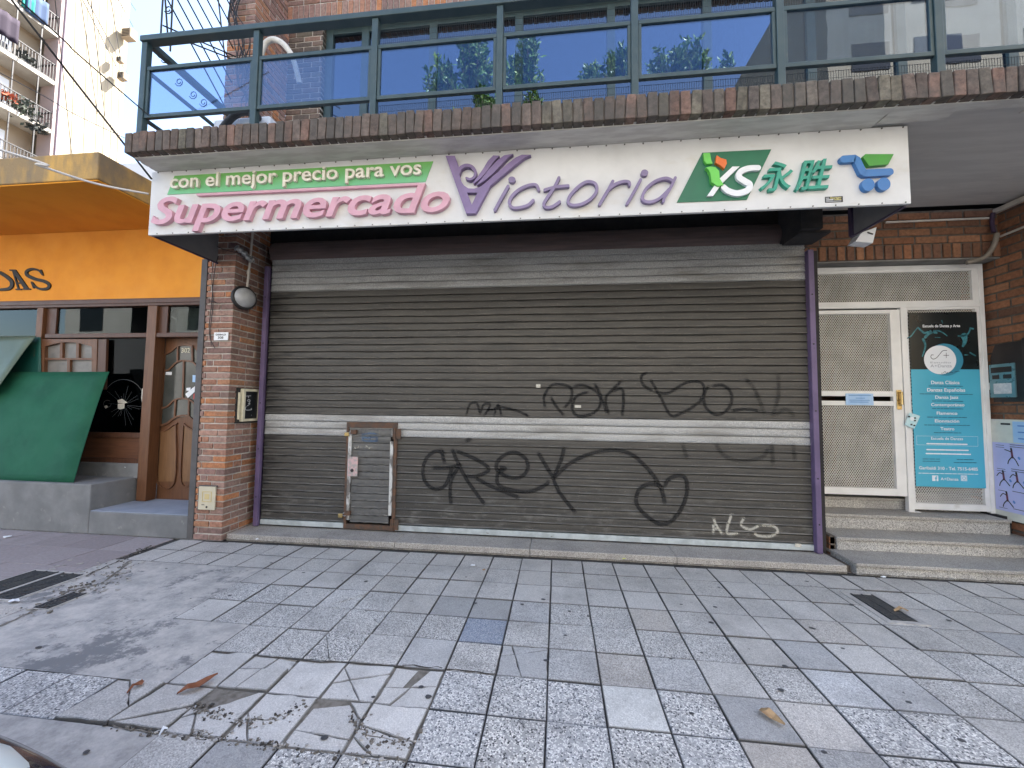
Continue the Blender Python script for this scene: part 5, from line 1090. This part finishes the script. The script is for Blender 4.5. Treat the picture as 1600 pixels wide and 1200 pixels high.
# door 302
DY = 4.84; CDo = crop(220, 480, 5.4545); sd5 = lambda p: ony(*CDo((p[0], p[1])), DY); CDl = crop(150, 580, 4.2833); sdl = lambda p: ony(*CDl((p[0], p[1])), DY)
mb = MB(); mb.box(-5.32, -4.26, DY, DY+.045, .264, 2.44); dr = mb.build('door', m_wood, OS, bevel=.004); dr['label'] = 'wooden door with wavy mouldings numbered 302'
mb = MB()
mb.prism([[(205, 420), (205, 405), (250, 385), (300, 345), (335, 328), (390, 322), (440, 330), (458, 350), (500, 400), (500, 560), (490, 760), (480, 985), (430, 945), (385, 935), (330, 940), (280, 965), (180, 1008), (192, 760)]], sd5, (0, -.004, 0)); mb.build('glass', M('door_glass', (.055, .062, .056), (.08, .085, .078), 5, rough=.12), dr)
mb = MB()
def mold(pts, wd=13, c=sd5, k=[0]):
    k[0] += 1; mb.stroke(catmull([Vector(p) for p in pts], 6), wd, c, (0, -.018-.0006*(k[0] % 5), 0))
mold([(210, 405), (260, 380), (305, 342), (335, 328), (390, 322), (445, 332)]); mold([(210, 402), (203, 545)]); mold([(325, 335), (322, 455)]); mold([(445, 335), (448, 455)]); mold([(205, 545), (250, 530), (300, 480), (345, 458), (400, 458), (450, 470), (505, 525)])
mold([(375, 460), (365, 770)]); mold([(203, 545), (180, 860)]); mold([(182, 862), (235, 845), (290, 795), (345, 778), (395, 780), (440, 800), (490, 850)]); mold([(182, 862), (172, 1008)]); mold([(305, 795), (295, 935)]); mold([(418, 790), (415, 935)]); mold([(172, 1008), (230, 990), (290, 945), (350, 925), (410, 930), (470, 985)], 16)
mold([(425, 405), (415, 740), (530, 742), (540, 360)], 7, sdl); mold([(428, 402), (480, 390), (520, 360), (545, 348)], 10, sdl); mold([(590, 350), (575, 740), (660, 745)], 7, sdl); mold([(590, 352), (625, 380), (665, 402)], 10, sdl)
mb.build('moulding', m_wood, dr)
mb = MB(); mb.prism([[(432, 408), (520, 368), (540, 362), (528, 738), (418, 738)]], sdl, (0, -.006, 0)); mb.prism([[(594, 360), (660, 405), (655, 740), (580, 738)]], sdl, (0, -.006, 0)); mb.build('lower_panel', m_woodh, dr)
A = sd5((350, 388)); Bq = sd5((422, 386)); mb = MB(); put_text(mb, '302', A.x, Bq.x, A.z, .062, lambda u, v, w_: (u, DY-.005-w_, v), .003, 0, .01); mb.build('door_number', m_ivory, dr)
mb = MB(); A = sdl((385, 340)); Bq = sdl((425, 362)); mb.tube([A+Vector((0, -.05, 0)), Bq+Vector((0, -.055, 0))], .011, 8); mb.tube([A+Vector((.0, -.05, 0)), A+Vector((0, 0, 0))], .011, 8); mb.build('handle', m_brass, dr)
for pts, mm, lab in ((((215, 552), (265, 552), (263, 578), (212, 577)), m_pwhite, 'small white label at the left of the door 302 glass'), (((480, 535), (505, 535), (498, 650), (478, 652)), m_pwhite, 'narrow white paper strip high on the right side of door 302'), (((442, 578), (478, 580), (476, 640), (440, 638)), m_pblue, 'small pale blue label on the right glass of door 302'), (((390, 688), (425, 685), (422, 712), (390, 712)), m_pwhite, 'tiny white label above the slanted paper on door 302'), (((380, 740), (465, 670), (488, 695), (402, 775)), m_pwhite, 'slanted white paper slip on door 302'), (((452, 735), (492, 738), (488, 782), (448, 782)), M('red_label', (.55, .03, .03), rough=.5), 'small red label beside the slanted paper on door 302')):
    mb = MB(); mb.prism([[p for p in pts]], lambda p: ony(*CDo((p[0], p[1])), DY-.008), (0, -.0012*(1+lab.count('slanted')), 0)); tag(mb.build('door_sticker', mm), lab, 'sticker', 'stickers on the neighbour door')
# fan seen through the light over the door
c = ony(345/5.4545+220, 125/5.4545+480, 5.0); FN = thing('electric_fan', 'white electric fan behind the light over the wooden door', 'fan', c)
mb = MB(); mb.tube([(c.x+.26*math.cos(t*math.pi/16), c.y, c.z+.26*math.sin(t*math.pi/16)) for t in range(32)], .03, 8, closed=True); mb.build('ring', m_lamp, FN)
mb = MB(); mb.lathe([(0, -.05), (.04, -.045), (.05, 0)], c, (0, 1, 0), 16)
for k in range(3): d = Vector((math.cos(k*2.09+.6), 0, math.sin(k*2.09+.6))); mb.bar(c+d*.03, c+d*.24, .02, .012, (0, 1, 0))
mb.build('hub', m_lamp, FN)
mb = MB(); mb.box(c.x+.07, c.x+.6, 4.86, 4.9, 2.47, 2.84); tag(mb.build('interior_board', M('board_pale', (.42, .42, .38), (.36, .36, .33), 6, rough=.8, stretch=(1, 1, 14))), 'pale slatted board beside the fan above the wooden door', 'board')
# the green hoarding sheets leaning on the plinth
def sheet(corners, mat_, lab, bend=.03, th=.006, nu=12):
    bl, br, tr, tl = [Vector(c) for c in corners]; mb = MB(); vs = []
    nrm = (br-bl).cross(tl-bl).normalized()
    for j in range(nu+1):
        for i in range(nu+1):
            u, v = i/nu, j/nu; p = bl.lerp(br, u).lerp(tl.lerp(tr, u), v)+nrm*(bend*math.sin(math.pi*v)*math.sin(u*2.2)+.006*math.sin(u*9+v*5)); vs.append(p)
    n1 = nu+1; q = [(j*n1+i, j*n1+i+1, (j+1)*n1+i+1, (j+1)*n1+i) for j in range(nu) for i in range(nu)]; mb.idx(vs, q, 0, smooth=True)
    o = mb.build('green_board', mat_); md = o.modifiers.new('thick', 'SOLIDIFY'); md.thickness = th; return tag(o, lab, 'board', 'green boards leaning at the neighbour shop')
sheet([ony(-160, 752, 4.26), ony(114, 757, 4.26), ony(171, 581, 4.60), ony(-80, 581, 4.60)], m_green, 'large dark green sheet leaning across the plinth and window')
sheet([ony(-200, 760, 4.35), ony(-2, 604, 4.40), ony(57, 525, 4.62), ony(-120, 525, 4.64)], m_green2, 'pale grey-green curled sheet behind the large one at the left edge', .018)
sheet([ony(-10, 640, 4.66), ony(62, 640, 4.66), ony(64, 527, 4.68), ony(-10, 527, 4.68)], m_green3, 'deep green sheet standing upright against the left window frame', .0)

# ------------------------------------------------------------------ far apartment block on the left
AX = -28.0
AB = thing('apartment_building', 'tall cream apartment block with balconies rising behind the orange shop', 'building', (AX, 16, 0))
mb = MB(); mb.box(-40, AX-1.2, 6, 18.3, 0, 36); mb.build('recessed_wall', m_apt2, AB)
mb = MB(); mb.box(-40, AX, 18.55, 21.75, 0, 36); mb.build('wall', m_apt, AB)
mb = MB(); mb.box(AX-.9, AX+.03, 18.3, 18.55, 0, 36); mb.build('pier', M('pinkish_pier', (.36, .27, .25), (.32, .25, .24), .8, rough=.9), AB)
mb = MB(); mb.tube([(AX+.06, 18.52, 0), (AX+.06, 18.52, 36)], .05, 8); mb.build('downpipe', M('pipe_mauve', (.34, .27, .30), rough=.7), AB)
for k in range(6):
    zb = 10.8+2.79*k
    mb = MB(); mb.box(AX-1.2, AX, 9, 18.30, zb, zb+.22); sl_ = mb.build('balcony', m_apts, AB)
    mb = MB(); y = 9.1
    while y < 18.28: mb.box(AX-.06, AX-.035, y, y+.03, zb+.22, zb+1.15); y += .13
    mb.box(AX-.08, AX-.02, 9, 18.28, zb+1.15, zb+1.20); mb.box(AX-.08, AX-.02, 9, 18.28, zb+.26, zb+.29); mb.box(AX-1.2, AX-.05, 18.24, 18.28, zb+1.15, zb+1.2)
    for yy in (12, 15, 16.6, 17.6): mb.box(AX-.07, AX-.03, yy, yy+.05, zb+.2, zb+2.75)
    mb.build('balcony_rail', m_rail, sl_)
    mb = MB(); mb.box(AX-1.22, AX-1.17, 13.6, 17.2, zb+.25, zb+2.25); mb.build('window', m_pwhite, AB)
    mb = MB(); mb.box(AX-1.19, AX-1.15, 15.5, 17.0, zb+.3, zb+1.3); mb.build('window_glass', m_carglass, AB)
mb = MB()
for k, yy in enumerate((18.9, 19.5, 20.1, 20.5, 20.9, 21.3)): mb.tube(catmull([(AX+.04, yy+rnd.uniform(-.2, .2), 36), (AX+.1, yy+.1, 26), (AX+.08, yy+.35, 18), (AX+.04, yy+.5, 8)], 5), .016, 5)
mb.build('cable', M('wall_cable', (.26, .22, .18), rough=.7), AB)
for px, py, mm, lab, nm, sz in ((8, 38, M('purple_cloth', (.012, .005, .018), rough=.9), 'purple cloth hung over the middle balcony rail of the far block', 'cloth', (1.0, 1.3)), (44, 5, M('cyan_cloth', (.0, .16, .14), rough=.9), 'turquoise towel on the top balcony rail of the far block', 'towel', (.5, .8)), (58, 12, M('blue_cloth', (.025, .05, .11), rough=.9), 'blue striped cloth beside the turquoise towel on the far block', 'cloth', (.9, 1.3))):
    p = onx(px, py, AX+.05); mb = MB(); n = 8; vs = []
    for i in range(n+1):
        for j in range(5): vs.append((AX+.05+.05*math.sin(i*1.9), p.y-sz[0]/2+sz[0]*i/n, p.z-sz[1]/2+sz[1]*j/4))
    mb.idx(vs, [(i*5+j, i*5+j+1, (i+1)*5+j+1, (i+1)*5+j) for i in range(n) for j in range(4)], 0, smooth=True); o = mb.build(nm, mm); o.modifiers.new('s', 'SOLIDIFY').thickness = .02; tag(o, lab, nm)
m_far = M('far_bush', (.04, .045, .04), rough=.8)
def balcony_plant(px, py, r, mm, lab, seed):
    rr = random.Random(seed); p = onx(px, py, AX-.15); mb = MB()
    for _ in range(160):
        d = Vector((rr.gauss(0, .4)*r, rr.gauss(0, .6)*r, rr.gauss(0, .45)*r)); e = Vector((rr.gauss(0, 1), rr.gauss(0, 1), rr.gauss(0, 1))).normalized()*.13; f = e.orthogonal().normalized()*.07
        mb.face([p+d-e, p+d+f, p+d+e, p+d-f], 0)
    tag(mb.build('balcony_plant', mm), lab, 'plant', 'plants on the far balconies')
balcony_plant(14, 152, .22, M('red_flower', (.40, .10, .05), rough=.8), 'orange red flowers on the lower far balcony', 1); balcony_plant(32, 167, .5, M('far_leaf', (.035, .045, .03), rough=.8), 'dark leafy plant on the lower far balcony', 2); balcony_plant(42, 93, .3, m_far, 'dark round plant on the middle far balcony floor', 3); balcony_plant(58, 198, .3, m_far, 'small dark plant at the end of the lower far balcony', 4)
for px, py, s_ in ((206, 58, .36), (195, 122, .26), (191, 96, .2)):
    p = onx(px, py, AX+.5); t = thing('wall_air_conditioner', {206: 'upper air conditioner box on the far block edge against the sky', 195: 'lower air conditioner box on the far block edge', 191: 'slim grey box between the air conditioners on the far block'}[px], 'air conditioner', p, 'boxes on the edge of the far block')
    mb = MB(); mb.box(p.x-s_*1.0, p.x+s_*.9, p.y-s_, p.y+s_*.2, p.z-s_*.9, p.z+s_*.9); mb.build('casing', m_apt2, t, bevel=.05)
    mb = MB(); [mb.box(p.x-s_*.8, p.x+s_*.7, p.y-s_-.03, p.y-s_-.01, p.z-s_*.7+q*s_*.28, p.z-s_*.7+q*s_*.28+.03) for q in range(5)]; mb.build('grille', m_rail, t)

# ------------------------------------------------------------------ overhead cables
def cable(pts, r, mat_, lab, sag=.0):
    P = catmull([Vector(p) for p in pts], 10); mb = MB(); mb.tube(P, r, 6); tag(mb.build('overhead_cable', mat_), lab, 'cable', 'cables crossing over the street')
def ext(a, b, k): return a+(a-b)*k
a, b = ony(18, 0, 2.5), ony(237, 280, 3.36); cable([ext(a, b, 3), a, ony(110, 118, 2.9), b], .009, m_cable, 'thick black cable dropping steeply to the left end of the sign')
a, b = ony(30, 0, 2.3), ony(232, 180, 3.15); cable([ext(a, b, 3), a, ony(120, 83, 2.7), b], .006, m_cable, 'black cable dropping to the left railing post')
a, b = ony(0, 234, 2.6), ony(232, 303, 3.5); cable([ext(a, b, 3), a, ony(60, 258, 2.8), ony(150, 287, 3.2), b], .010, m_cablew, 'white cable sagging in front of the orange canopy')
a, b = ony(50, 140, 6), ony(215, 225, 9); cable([ext(a, b, 1), a, ony(120, 180, 7), b], .008, m_cable, 'thin cable running low across the far block')
for (x0, y0), (x1, y1), lab in (((128, -2), (194, 128), 'left one of the steep cables near the far block edge'), ((135, -2), (200, 118), 'second of the steep cables near the far block edge'), ((184, -2), (208, 42), 'short steep cable at the top of the sky gap'), ((126, -2), (152, 178), 'long nearly upright cable down the far block, left one'), ((142, -2), (164, 182), 'long nearly upright cable down the far block, middle one'), ((173, -2), (187, 84), 'faint upright cable near the right side of the far block'), ((86, -2), (112, 240), 'upright cable beside the mauve downpipe of the far block'), ((200, -2), (212, 16), 'shortest steep cable at the top of the sky gap')):
    a, b = onx(x0, y0, -20), onx(x1, y1, -26); cable([ext(a, b, .6), a, (a+b)/2, b], .016, m_cable, lab)

# ------------------------------------------------------------------ ground furniture and litter
def grate(x0, x1, y0, y1, lab, fr=.03, bars=True):
    t = thing('drain_cover', lab, 'drain cover', ((x0+x1)/2, (y0+y1)/2, 0), 'covers set in the pavement')
    mb = MB(); mb.box(x0-fr, x0, y0-fr, y1+fr, -.02, .0065); mb.box(x1, x1+fr, y0-fr, y1+fr, -.02, .0065); mb.box(x0, x1, y0-fr, y0, -.02, .0064); mb.box(x0, x1, y1, y1+fr, -.02, .0064); mb.build('frame', m_cement2, t, bevel=.002)
    mb = MB(); mb.box(x0, x1, y0, y1, -.012, .0022, 1)
    n = int((y1-y0)/.022)
    for k in range(n): yy = y0+.012+k*(y1-y0-.02)/n; mb.box(x0+.012, x1-.012, yy, yy+.010, .002, .0085)
    for k in range(3): xx = x0+.01+(x1-x0-.03)*k/2; mb.box(xx, xx+.01, y0+.002, y1-.002, .002, .0105)
    mb.build('grate', [m_grate, m_black], t, bevel=.001)
grate(2.455, 2.645, 3.34, 3.765, 'dark drain grate in the tiles before the steps', .045)
grate(-4.43, -4.20, 2.74, 3.215, 'dark drain cover beside the broken paving edge', .02)
grate(-4.74, -4.47, 2.80, 3.225, 'dark drain cover farther left, nearest the neighbour plinth', .02)
grate(-3.90, -3.76, 2.655, 2.91, 'small dark drain cover on the cement patch', .008)
def leaf_(path, wd, mat_, lab, name='fallen_leaf', lift=.024):
    P = [onz(*p) for p in path]; mb = MB(); n = len(P); Lr = []
    for i, p in enumerate(P):
        t = (P[min(i+1, n-1)]-P[max(i-1, 0)]).normalized(); s_ = Vector((-t.y, t.x, 0)); k = wd[i]
        h = .009+lift*abs(math.sin(i*1.3)); Lr.append((p+s_*k+Vector((0, 0, h+.008)), p+Vector((0, 0, h)), p-s_*k+Vector((0, 0, h+.005))))
    for a, b in zip(Lr, Lr[1:]): mb.face([a[0], a[1], b[1], b[0]], 0); mb.face([a[1], a[2], b[2], b[1]], 0)
    return tag(mb.build(name, mat_), lab, 'leaf', 'dry leaves on the pavement')
leaf_([(276, 1088), (292, 1084), (308, 1078), (325, 1069), (340, 1062)], [.002, .022, .028, .02, .002], m_leafd, 'long red-brown leaf on the cracked tiles at lower left')
leaf_([(198, 1087), (208, 1081), (216, 1077), (224, 1071)], [.002, .010, .022, .008], m_leafd, 'small curled brown leaf beside the long one')
leaf_([(1186, 1112), (1196, 1121), (1208, 1128), (1226, 1142)], [.012, .03, .026, .006], m_leafp, 'large pale torn leaf on the tiles at lower right')
leaf_([(1398, 957), (1408, 957), (1420, 960)], [.01, .022, .003], m_leafp, 'pale leaf lying on the drain grate')
leaf_([(248, 1154), (255, 1150), (262, 1147)], [.003, .012, .002], m_pwhite, 'small white leaf-shaped scrap by the broken slab edge', 'scrap')['category'] = 'litter'
for px, py, z_, s_, mm, lab in ((738, 884, .005, .03, m_pwhite, 'crumpled white scrap in front of the doorstep'), (756, 891, .005, .022, m_leafp, 'pale brown paper scrap beside the crumpled white one'), (1380, 902, .005, .025, m_pwhite, 'white paper bit in front of the lowest step'), (975, 874, .02, .025, M('yellow_scrap', (.55, .58, .16), rough=.6), 'yellow scrap at the doorstep edge'), (402, 843, .074, .018, m_pwhite, 'white scrap on the doorstep beside the pillar'), (12, 839, .005, .05, m_pwhite, 'white paper scrap below the grey plinth at the left edge'), (22, 939, .012, .04, m_pwhite, 'white cigarette-like scrap beside the left drain covers'), (195, 731, .70, .012, m_pwhite, 'tiny white scrap on the timber apron')):
    p = onz(px, py, z_) if z_ < .5 else ony(px, py, OY-.02); mb = MB(); n = 9; rr = random.Random(px)
    ring = [(p.x+s_*math.cos(k*6.283/n)*rr.uniform(.6, 1.1), p.y+.7*s_*math.sin(k*6.283/n)*rr.uniform(.6, 1.1), p.z+rr.uniform(0, .012)) for k in range(n)]
    for k in range(n): mb.face([ring[k], ring[(k+1) % n], (p.x, p.y, p.z+.014)], 0)
    tag(mb.build('paper_scrap', mm), lab, 'litter', 'litter on the ground')

# ------------------------------------------------------------------ parked car, its front corner at lower left
CARX, CARY = -.80, .13
CR_ = thing('parked_car', 'dark blue car parked at the kerb, front corner just in view', 'car', (CARX-2, CARY, -.12))
def car_body():
    mb = MB(); G = -.12
    st = [(0, .30, .22, .50, .55), (-.04, .56, .20, .62, .64), (-.14, .74, .18, .70, .735), (-.32, .84, .17, .755, .80), (-.7, .885, .17, .81, .87), (-1.2, .90, .17, .86, .93), (-1.5, .90, .17, .88, .96), (-2.6, .91, .17, .90, .97), (-3.4, .90, .17, .92, .98), (-3.9, .87, .19, .92, .97), (-4.15, .78, .24, .85, .90), (-4.22, .55, .3, .75, .80)]
    k = 9; vs = []
    for x, hw, zl, zs, zt in st:
        half = [(0, zl), (hw*.6, zl), (hw*.96, zl+.03), (hw*1.0, zl+.22), (hw*1.0, (zl+zs)/2+.08), (hw*.985, zs-.06), (hw*.93, zs), (hw*.6, zt), (0, zt+.012)]
        sec = [(CARX+x, CARY+y, G+z) for y, z in half]+[(CARX+x, CARY-y, G+z) for y, z in half[-2:0:-1]]
        vs += sec
    m = 16; fs = [(i*m+j, i*m+(j+1) % m, (i+1)*m+(j+1) % m, (i+1)*m+j) for i in range(len(st)-1) for j in range(m)]+[tuple(range(m)), tuple((len(st)-1)*m+j for j in range(m))[::-1]]
    mb.idx(vs, fs, 0, smooth=True); return mb.build('body', m_carp, CR_, subsurf=2)
car_body()
mb = MB(); cs_ = [(-1.25, .78, .94, .0), (-1.9, .70, 1.36, 1), (-2.5, .70, 1.44, 1), (-3.2, .69, 1.40, 1), (-3.95, .70, .97, 0)]; vs = []
for x, hw, z, f in cs_:
    b = .86 if f else hw
    vs += [(CARX+x, CARY-b, -.12+.95), (CARX+x, CARY-hw, -.12+z-.03), (CARX+x, CARY-hw*.7, -.12+z+.01), (CARX+x, CARY+hw*.7, -.12+z+.01), (CARX+x, CARY+hw, -.12+z-.03), (CARX+x, CARY+b, -.12+.95)]
mb.idx(vs, [(i*6+j, i*6+j+1, (i+1)*6+j+1, (i+1)*6+j) for i in range(4) for j in range(5)], 0, smooth=True); mb.build('cabin', m_carglass, CR_)
mb = MB(); mb.idx([(CARX+x, CARY+s*.66, -.12+z+.02) for x, z in ((-1.88, 1.365), (-2.5, 1.445), (-3.2, 1.405)) for s in (-1, 1)], [(0, 1, 3, 2), (2, 3, 5, 4)], 0, smooth=True); mb.build('roof', m_carp, CR_)
for x in (-.85, -3.35):
    for s in (-1, 1):
        mb = MB(); c = Vector((CARX+x, CARY+s*.82, .19)); mb.lathe([(.2, -.11), (.29, -.11), (.315, -.06), (.315, .06), (.29, .11), (.2, .11)], c, (0, 1, 0), 28); wh = mb.build('wheel', m_tyre, CR_)
        mb = MB(); mb.lathe([(0, s*.09), (.06, s*.1), (.2, s*.085), (.21, s*.105)], c, (0, 1, 0), 28); mb.build('rim', m_alloy, wh)
for s in (1, -1):
    mb = MB(); n, m = 10, 8; vs = []
    hc = Vector((CARX-.50, CARY+s*.68, .625))
    for i in range(n):
        for j in range(m+1):
            th = 2*math.pi*i/n; ph = math.pi*j/m
            vs.append(hc+Vector((.22*math.cos(ph), s*(.11*math.sin(ph)*math.cos(th)-.07*math.cos(ph)), .055*math.sin(ph)*math.sin(th)-.04*math.cos(ph))))
    mb.idx(vs, [(i*(m+1)+j, i*(m+1)+j+1, ((i+1) % n)*(m+1)+j+1, ((i+1) % n)*(m+1)+j) for i in range(n) for j in range(m)], 0, smooth=True); mb.build('headlight', m_hl, CR_)
mb = MB(); mb.box(CARX-.06, CARX+.005, CARY-.34, CARY+.34, .20, .40); mb.build('grille', m_black, CR_, bevel=.02)

# ------------------------------------------------------------------ the other side of the street (seen in the panes)
def opp(x0, x1, y, h, mat_, lab, floors, cols, wm=m_carglass, d=10):
    t = thing('street_house', lab, 'building', ((x0+x1)/2, y, 0)); mb = MB(); mb.box(x0, x1, y-d, y, -.12, h); mb.build('wall', mat_, t)
    fh = h/floors; cw = (x1-x0)/cols
    for f in range(floors):
        for c in range(cols):
            xa = x0+(c+.28)*cw; mb = MB(); mb.box(xa, xa+.44*cw, y-.05, y+.03, f*fh+fh*.3, f*fh+fh*.78); mb.build('window', wm, t)
m_op1 = M('cream_render', (.40, .335, .235), (.36, .30, .21), .8, rough=.9); m_op2 = M('white_render', (.58, .57, .55), (.52, .51, .49), .8, rough=.9); m_op3 = M('ochre_render', (.56, .47, .36), (.5, .42, .32), .8, rough=.9); m_op4 = M('grey_house', (.42, .41, .40), (.36, .35, .34), .8, rough=.9)
opp(-30, -19, -11.5, 9, m_op2, 'low white house across the street, far left', 2, 3); opp(-19, -9.4, -11.5, 10, m_op4, 'grey house across the street beside the taller block', 3, 3); opp(-9.4, 9.2, -11.5, 15.4, m_op2, 'white block with planted roof terrace across the street', 5, 6)
opp(13.8, 30, -11.5, 27, m_op1, 'tall cream block across the street to the right', 9, 4, d=14)

# terrace shrubs on the roof edge opposite: the balcony glass mirrors them
VY = 2*3.173+11.8
def shrub(px0, px1, ptop, n, lab, seed, light=.35):
    rr = random.Random(seed); a = ony(px0, 140, VY); b = ony(px1, 140, VY); Yp = -11.8; cx = (a.x+b.x)/2; hw = (b.x-a.x)/2; ztop = ony((px0+px1)/2, ptop, VY).z; zr = ROOF
    t = thing('terrace_shrub', lab, 'plant', (cx, Yp, zr), 'shrubs on the roof terrace across the street')
    mb = MB(); q = min(.5, hw*.8); mb.lathe([(0, 0), (q*.7, 0), (q, .5), (q*1.05, .5), (q*1.05, .56), (q*.9, .56), (q*.9, .48), (0, .48)], (cx, Yp, zr), n=20); mb.build('pot', m_pot, t)
    st = MB(); lf = MB(); z0 = zr+.4
    for k in range(n):
        x = cx+rr.uniform(-1, 1)*hw*.9; top = z0+(ztop-z0)*(1-.7*abs((x-cx)/hw)**1.7)*rr.uniform(.74, 1.0); y = Yp+rr.uniform(-.6, .6)
        p0 = Vector((cx+(x-cx)*.4, Yp, z0)); p1 = Vector((x, y, top)); pm = p0.lerp(p1, .5)+Vector((rr.gauss(0, .08), rr.gauss(0, .08), 0)); path = catmull([p0, pm, p1], 6); st.tube(path, .02, 5); L = len(path)
        for u_ in range(int(46*(top-z0)/2)+14):
            u = rr.uniform(.05, 1)**.8; pt = path[min(L-1, int(u*L))]+Vector((rr.gauss(0, .09), rr.gauss(0, .09), rr.gauss(0, .09)))
            ang = rr.uniform(0, 6.283); el = rr.uniform(.1, 1.2); d = Vector((math.cos(ang)*math.cos(el), math.sin(ang)*math.cos(el), math.sin(el))); ln = rr.uniform(.20, .38); wd = ln*.17
            s_ = d.cross(Vector((rr.gauss(0, 1), rr.gauss(0, 1), rr.gauss(0, 1)))).normalized()*wd; nn = d.cross(s_).normalized()*wd*.35
            lf.idx([pt, pt+d*ln*.35+s_, pt+d*ln*.7+s_*.8, pt+d*ln, pt+d*ln*.7-s_*.8, pt+d*ln*.35-s_, pt+d*ln*.5+nn], [(0, 1, 6), (1, 2, 6), (2, 3, 6), (3, 4, 6), (4, 5, 6), (5, 0, 6)], 1 if rr.random() < light else 0)
    st.build('stem', m_stem, t); lf.build('foliage', [m_leaf, m_leaf2], t)
ROOF = 15.4
shrub(664, 702, 88, 9, 'narrow shrub at the left of the big bush mirrored in the glass', 1)
shrub(686, 782, 56, 38, 'biggest bushy shrub mirrored in the third glass panel', 2)
shrub(786, 856, 58, 20, 'cone shaped shrub mirrored at the left of the fourth glass panel', 3)
shrub(900, 942, 92, 11, 'low sparse shrub mirrored in the middle of the fourth glass panel', 4, .6)
shrub(936, 994, 82, 17, 'leafy shrub mirrored beside the post right of the fourth glass panel', 5)
shrub(1012, 1054, 74, 11, 'spiky yellowish shrub mirrored at the left of the fifth glass panel', 6, .8)
shrub(1042, 1108, 64, 17, 'pointed shrub mirrored in the middle of the fifth glass panel', 7, .6)
shrub(1120, 1142, 94, 4, 'tiny single shoot plant mirrored at the right of the fifth glass panel', 8)
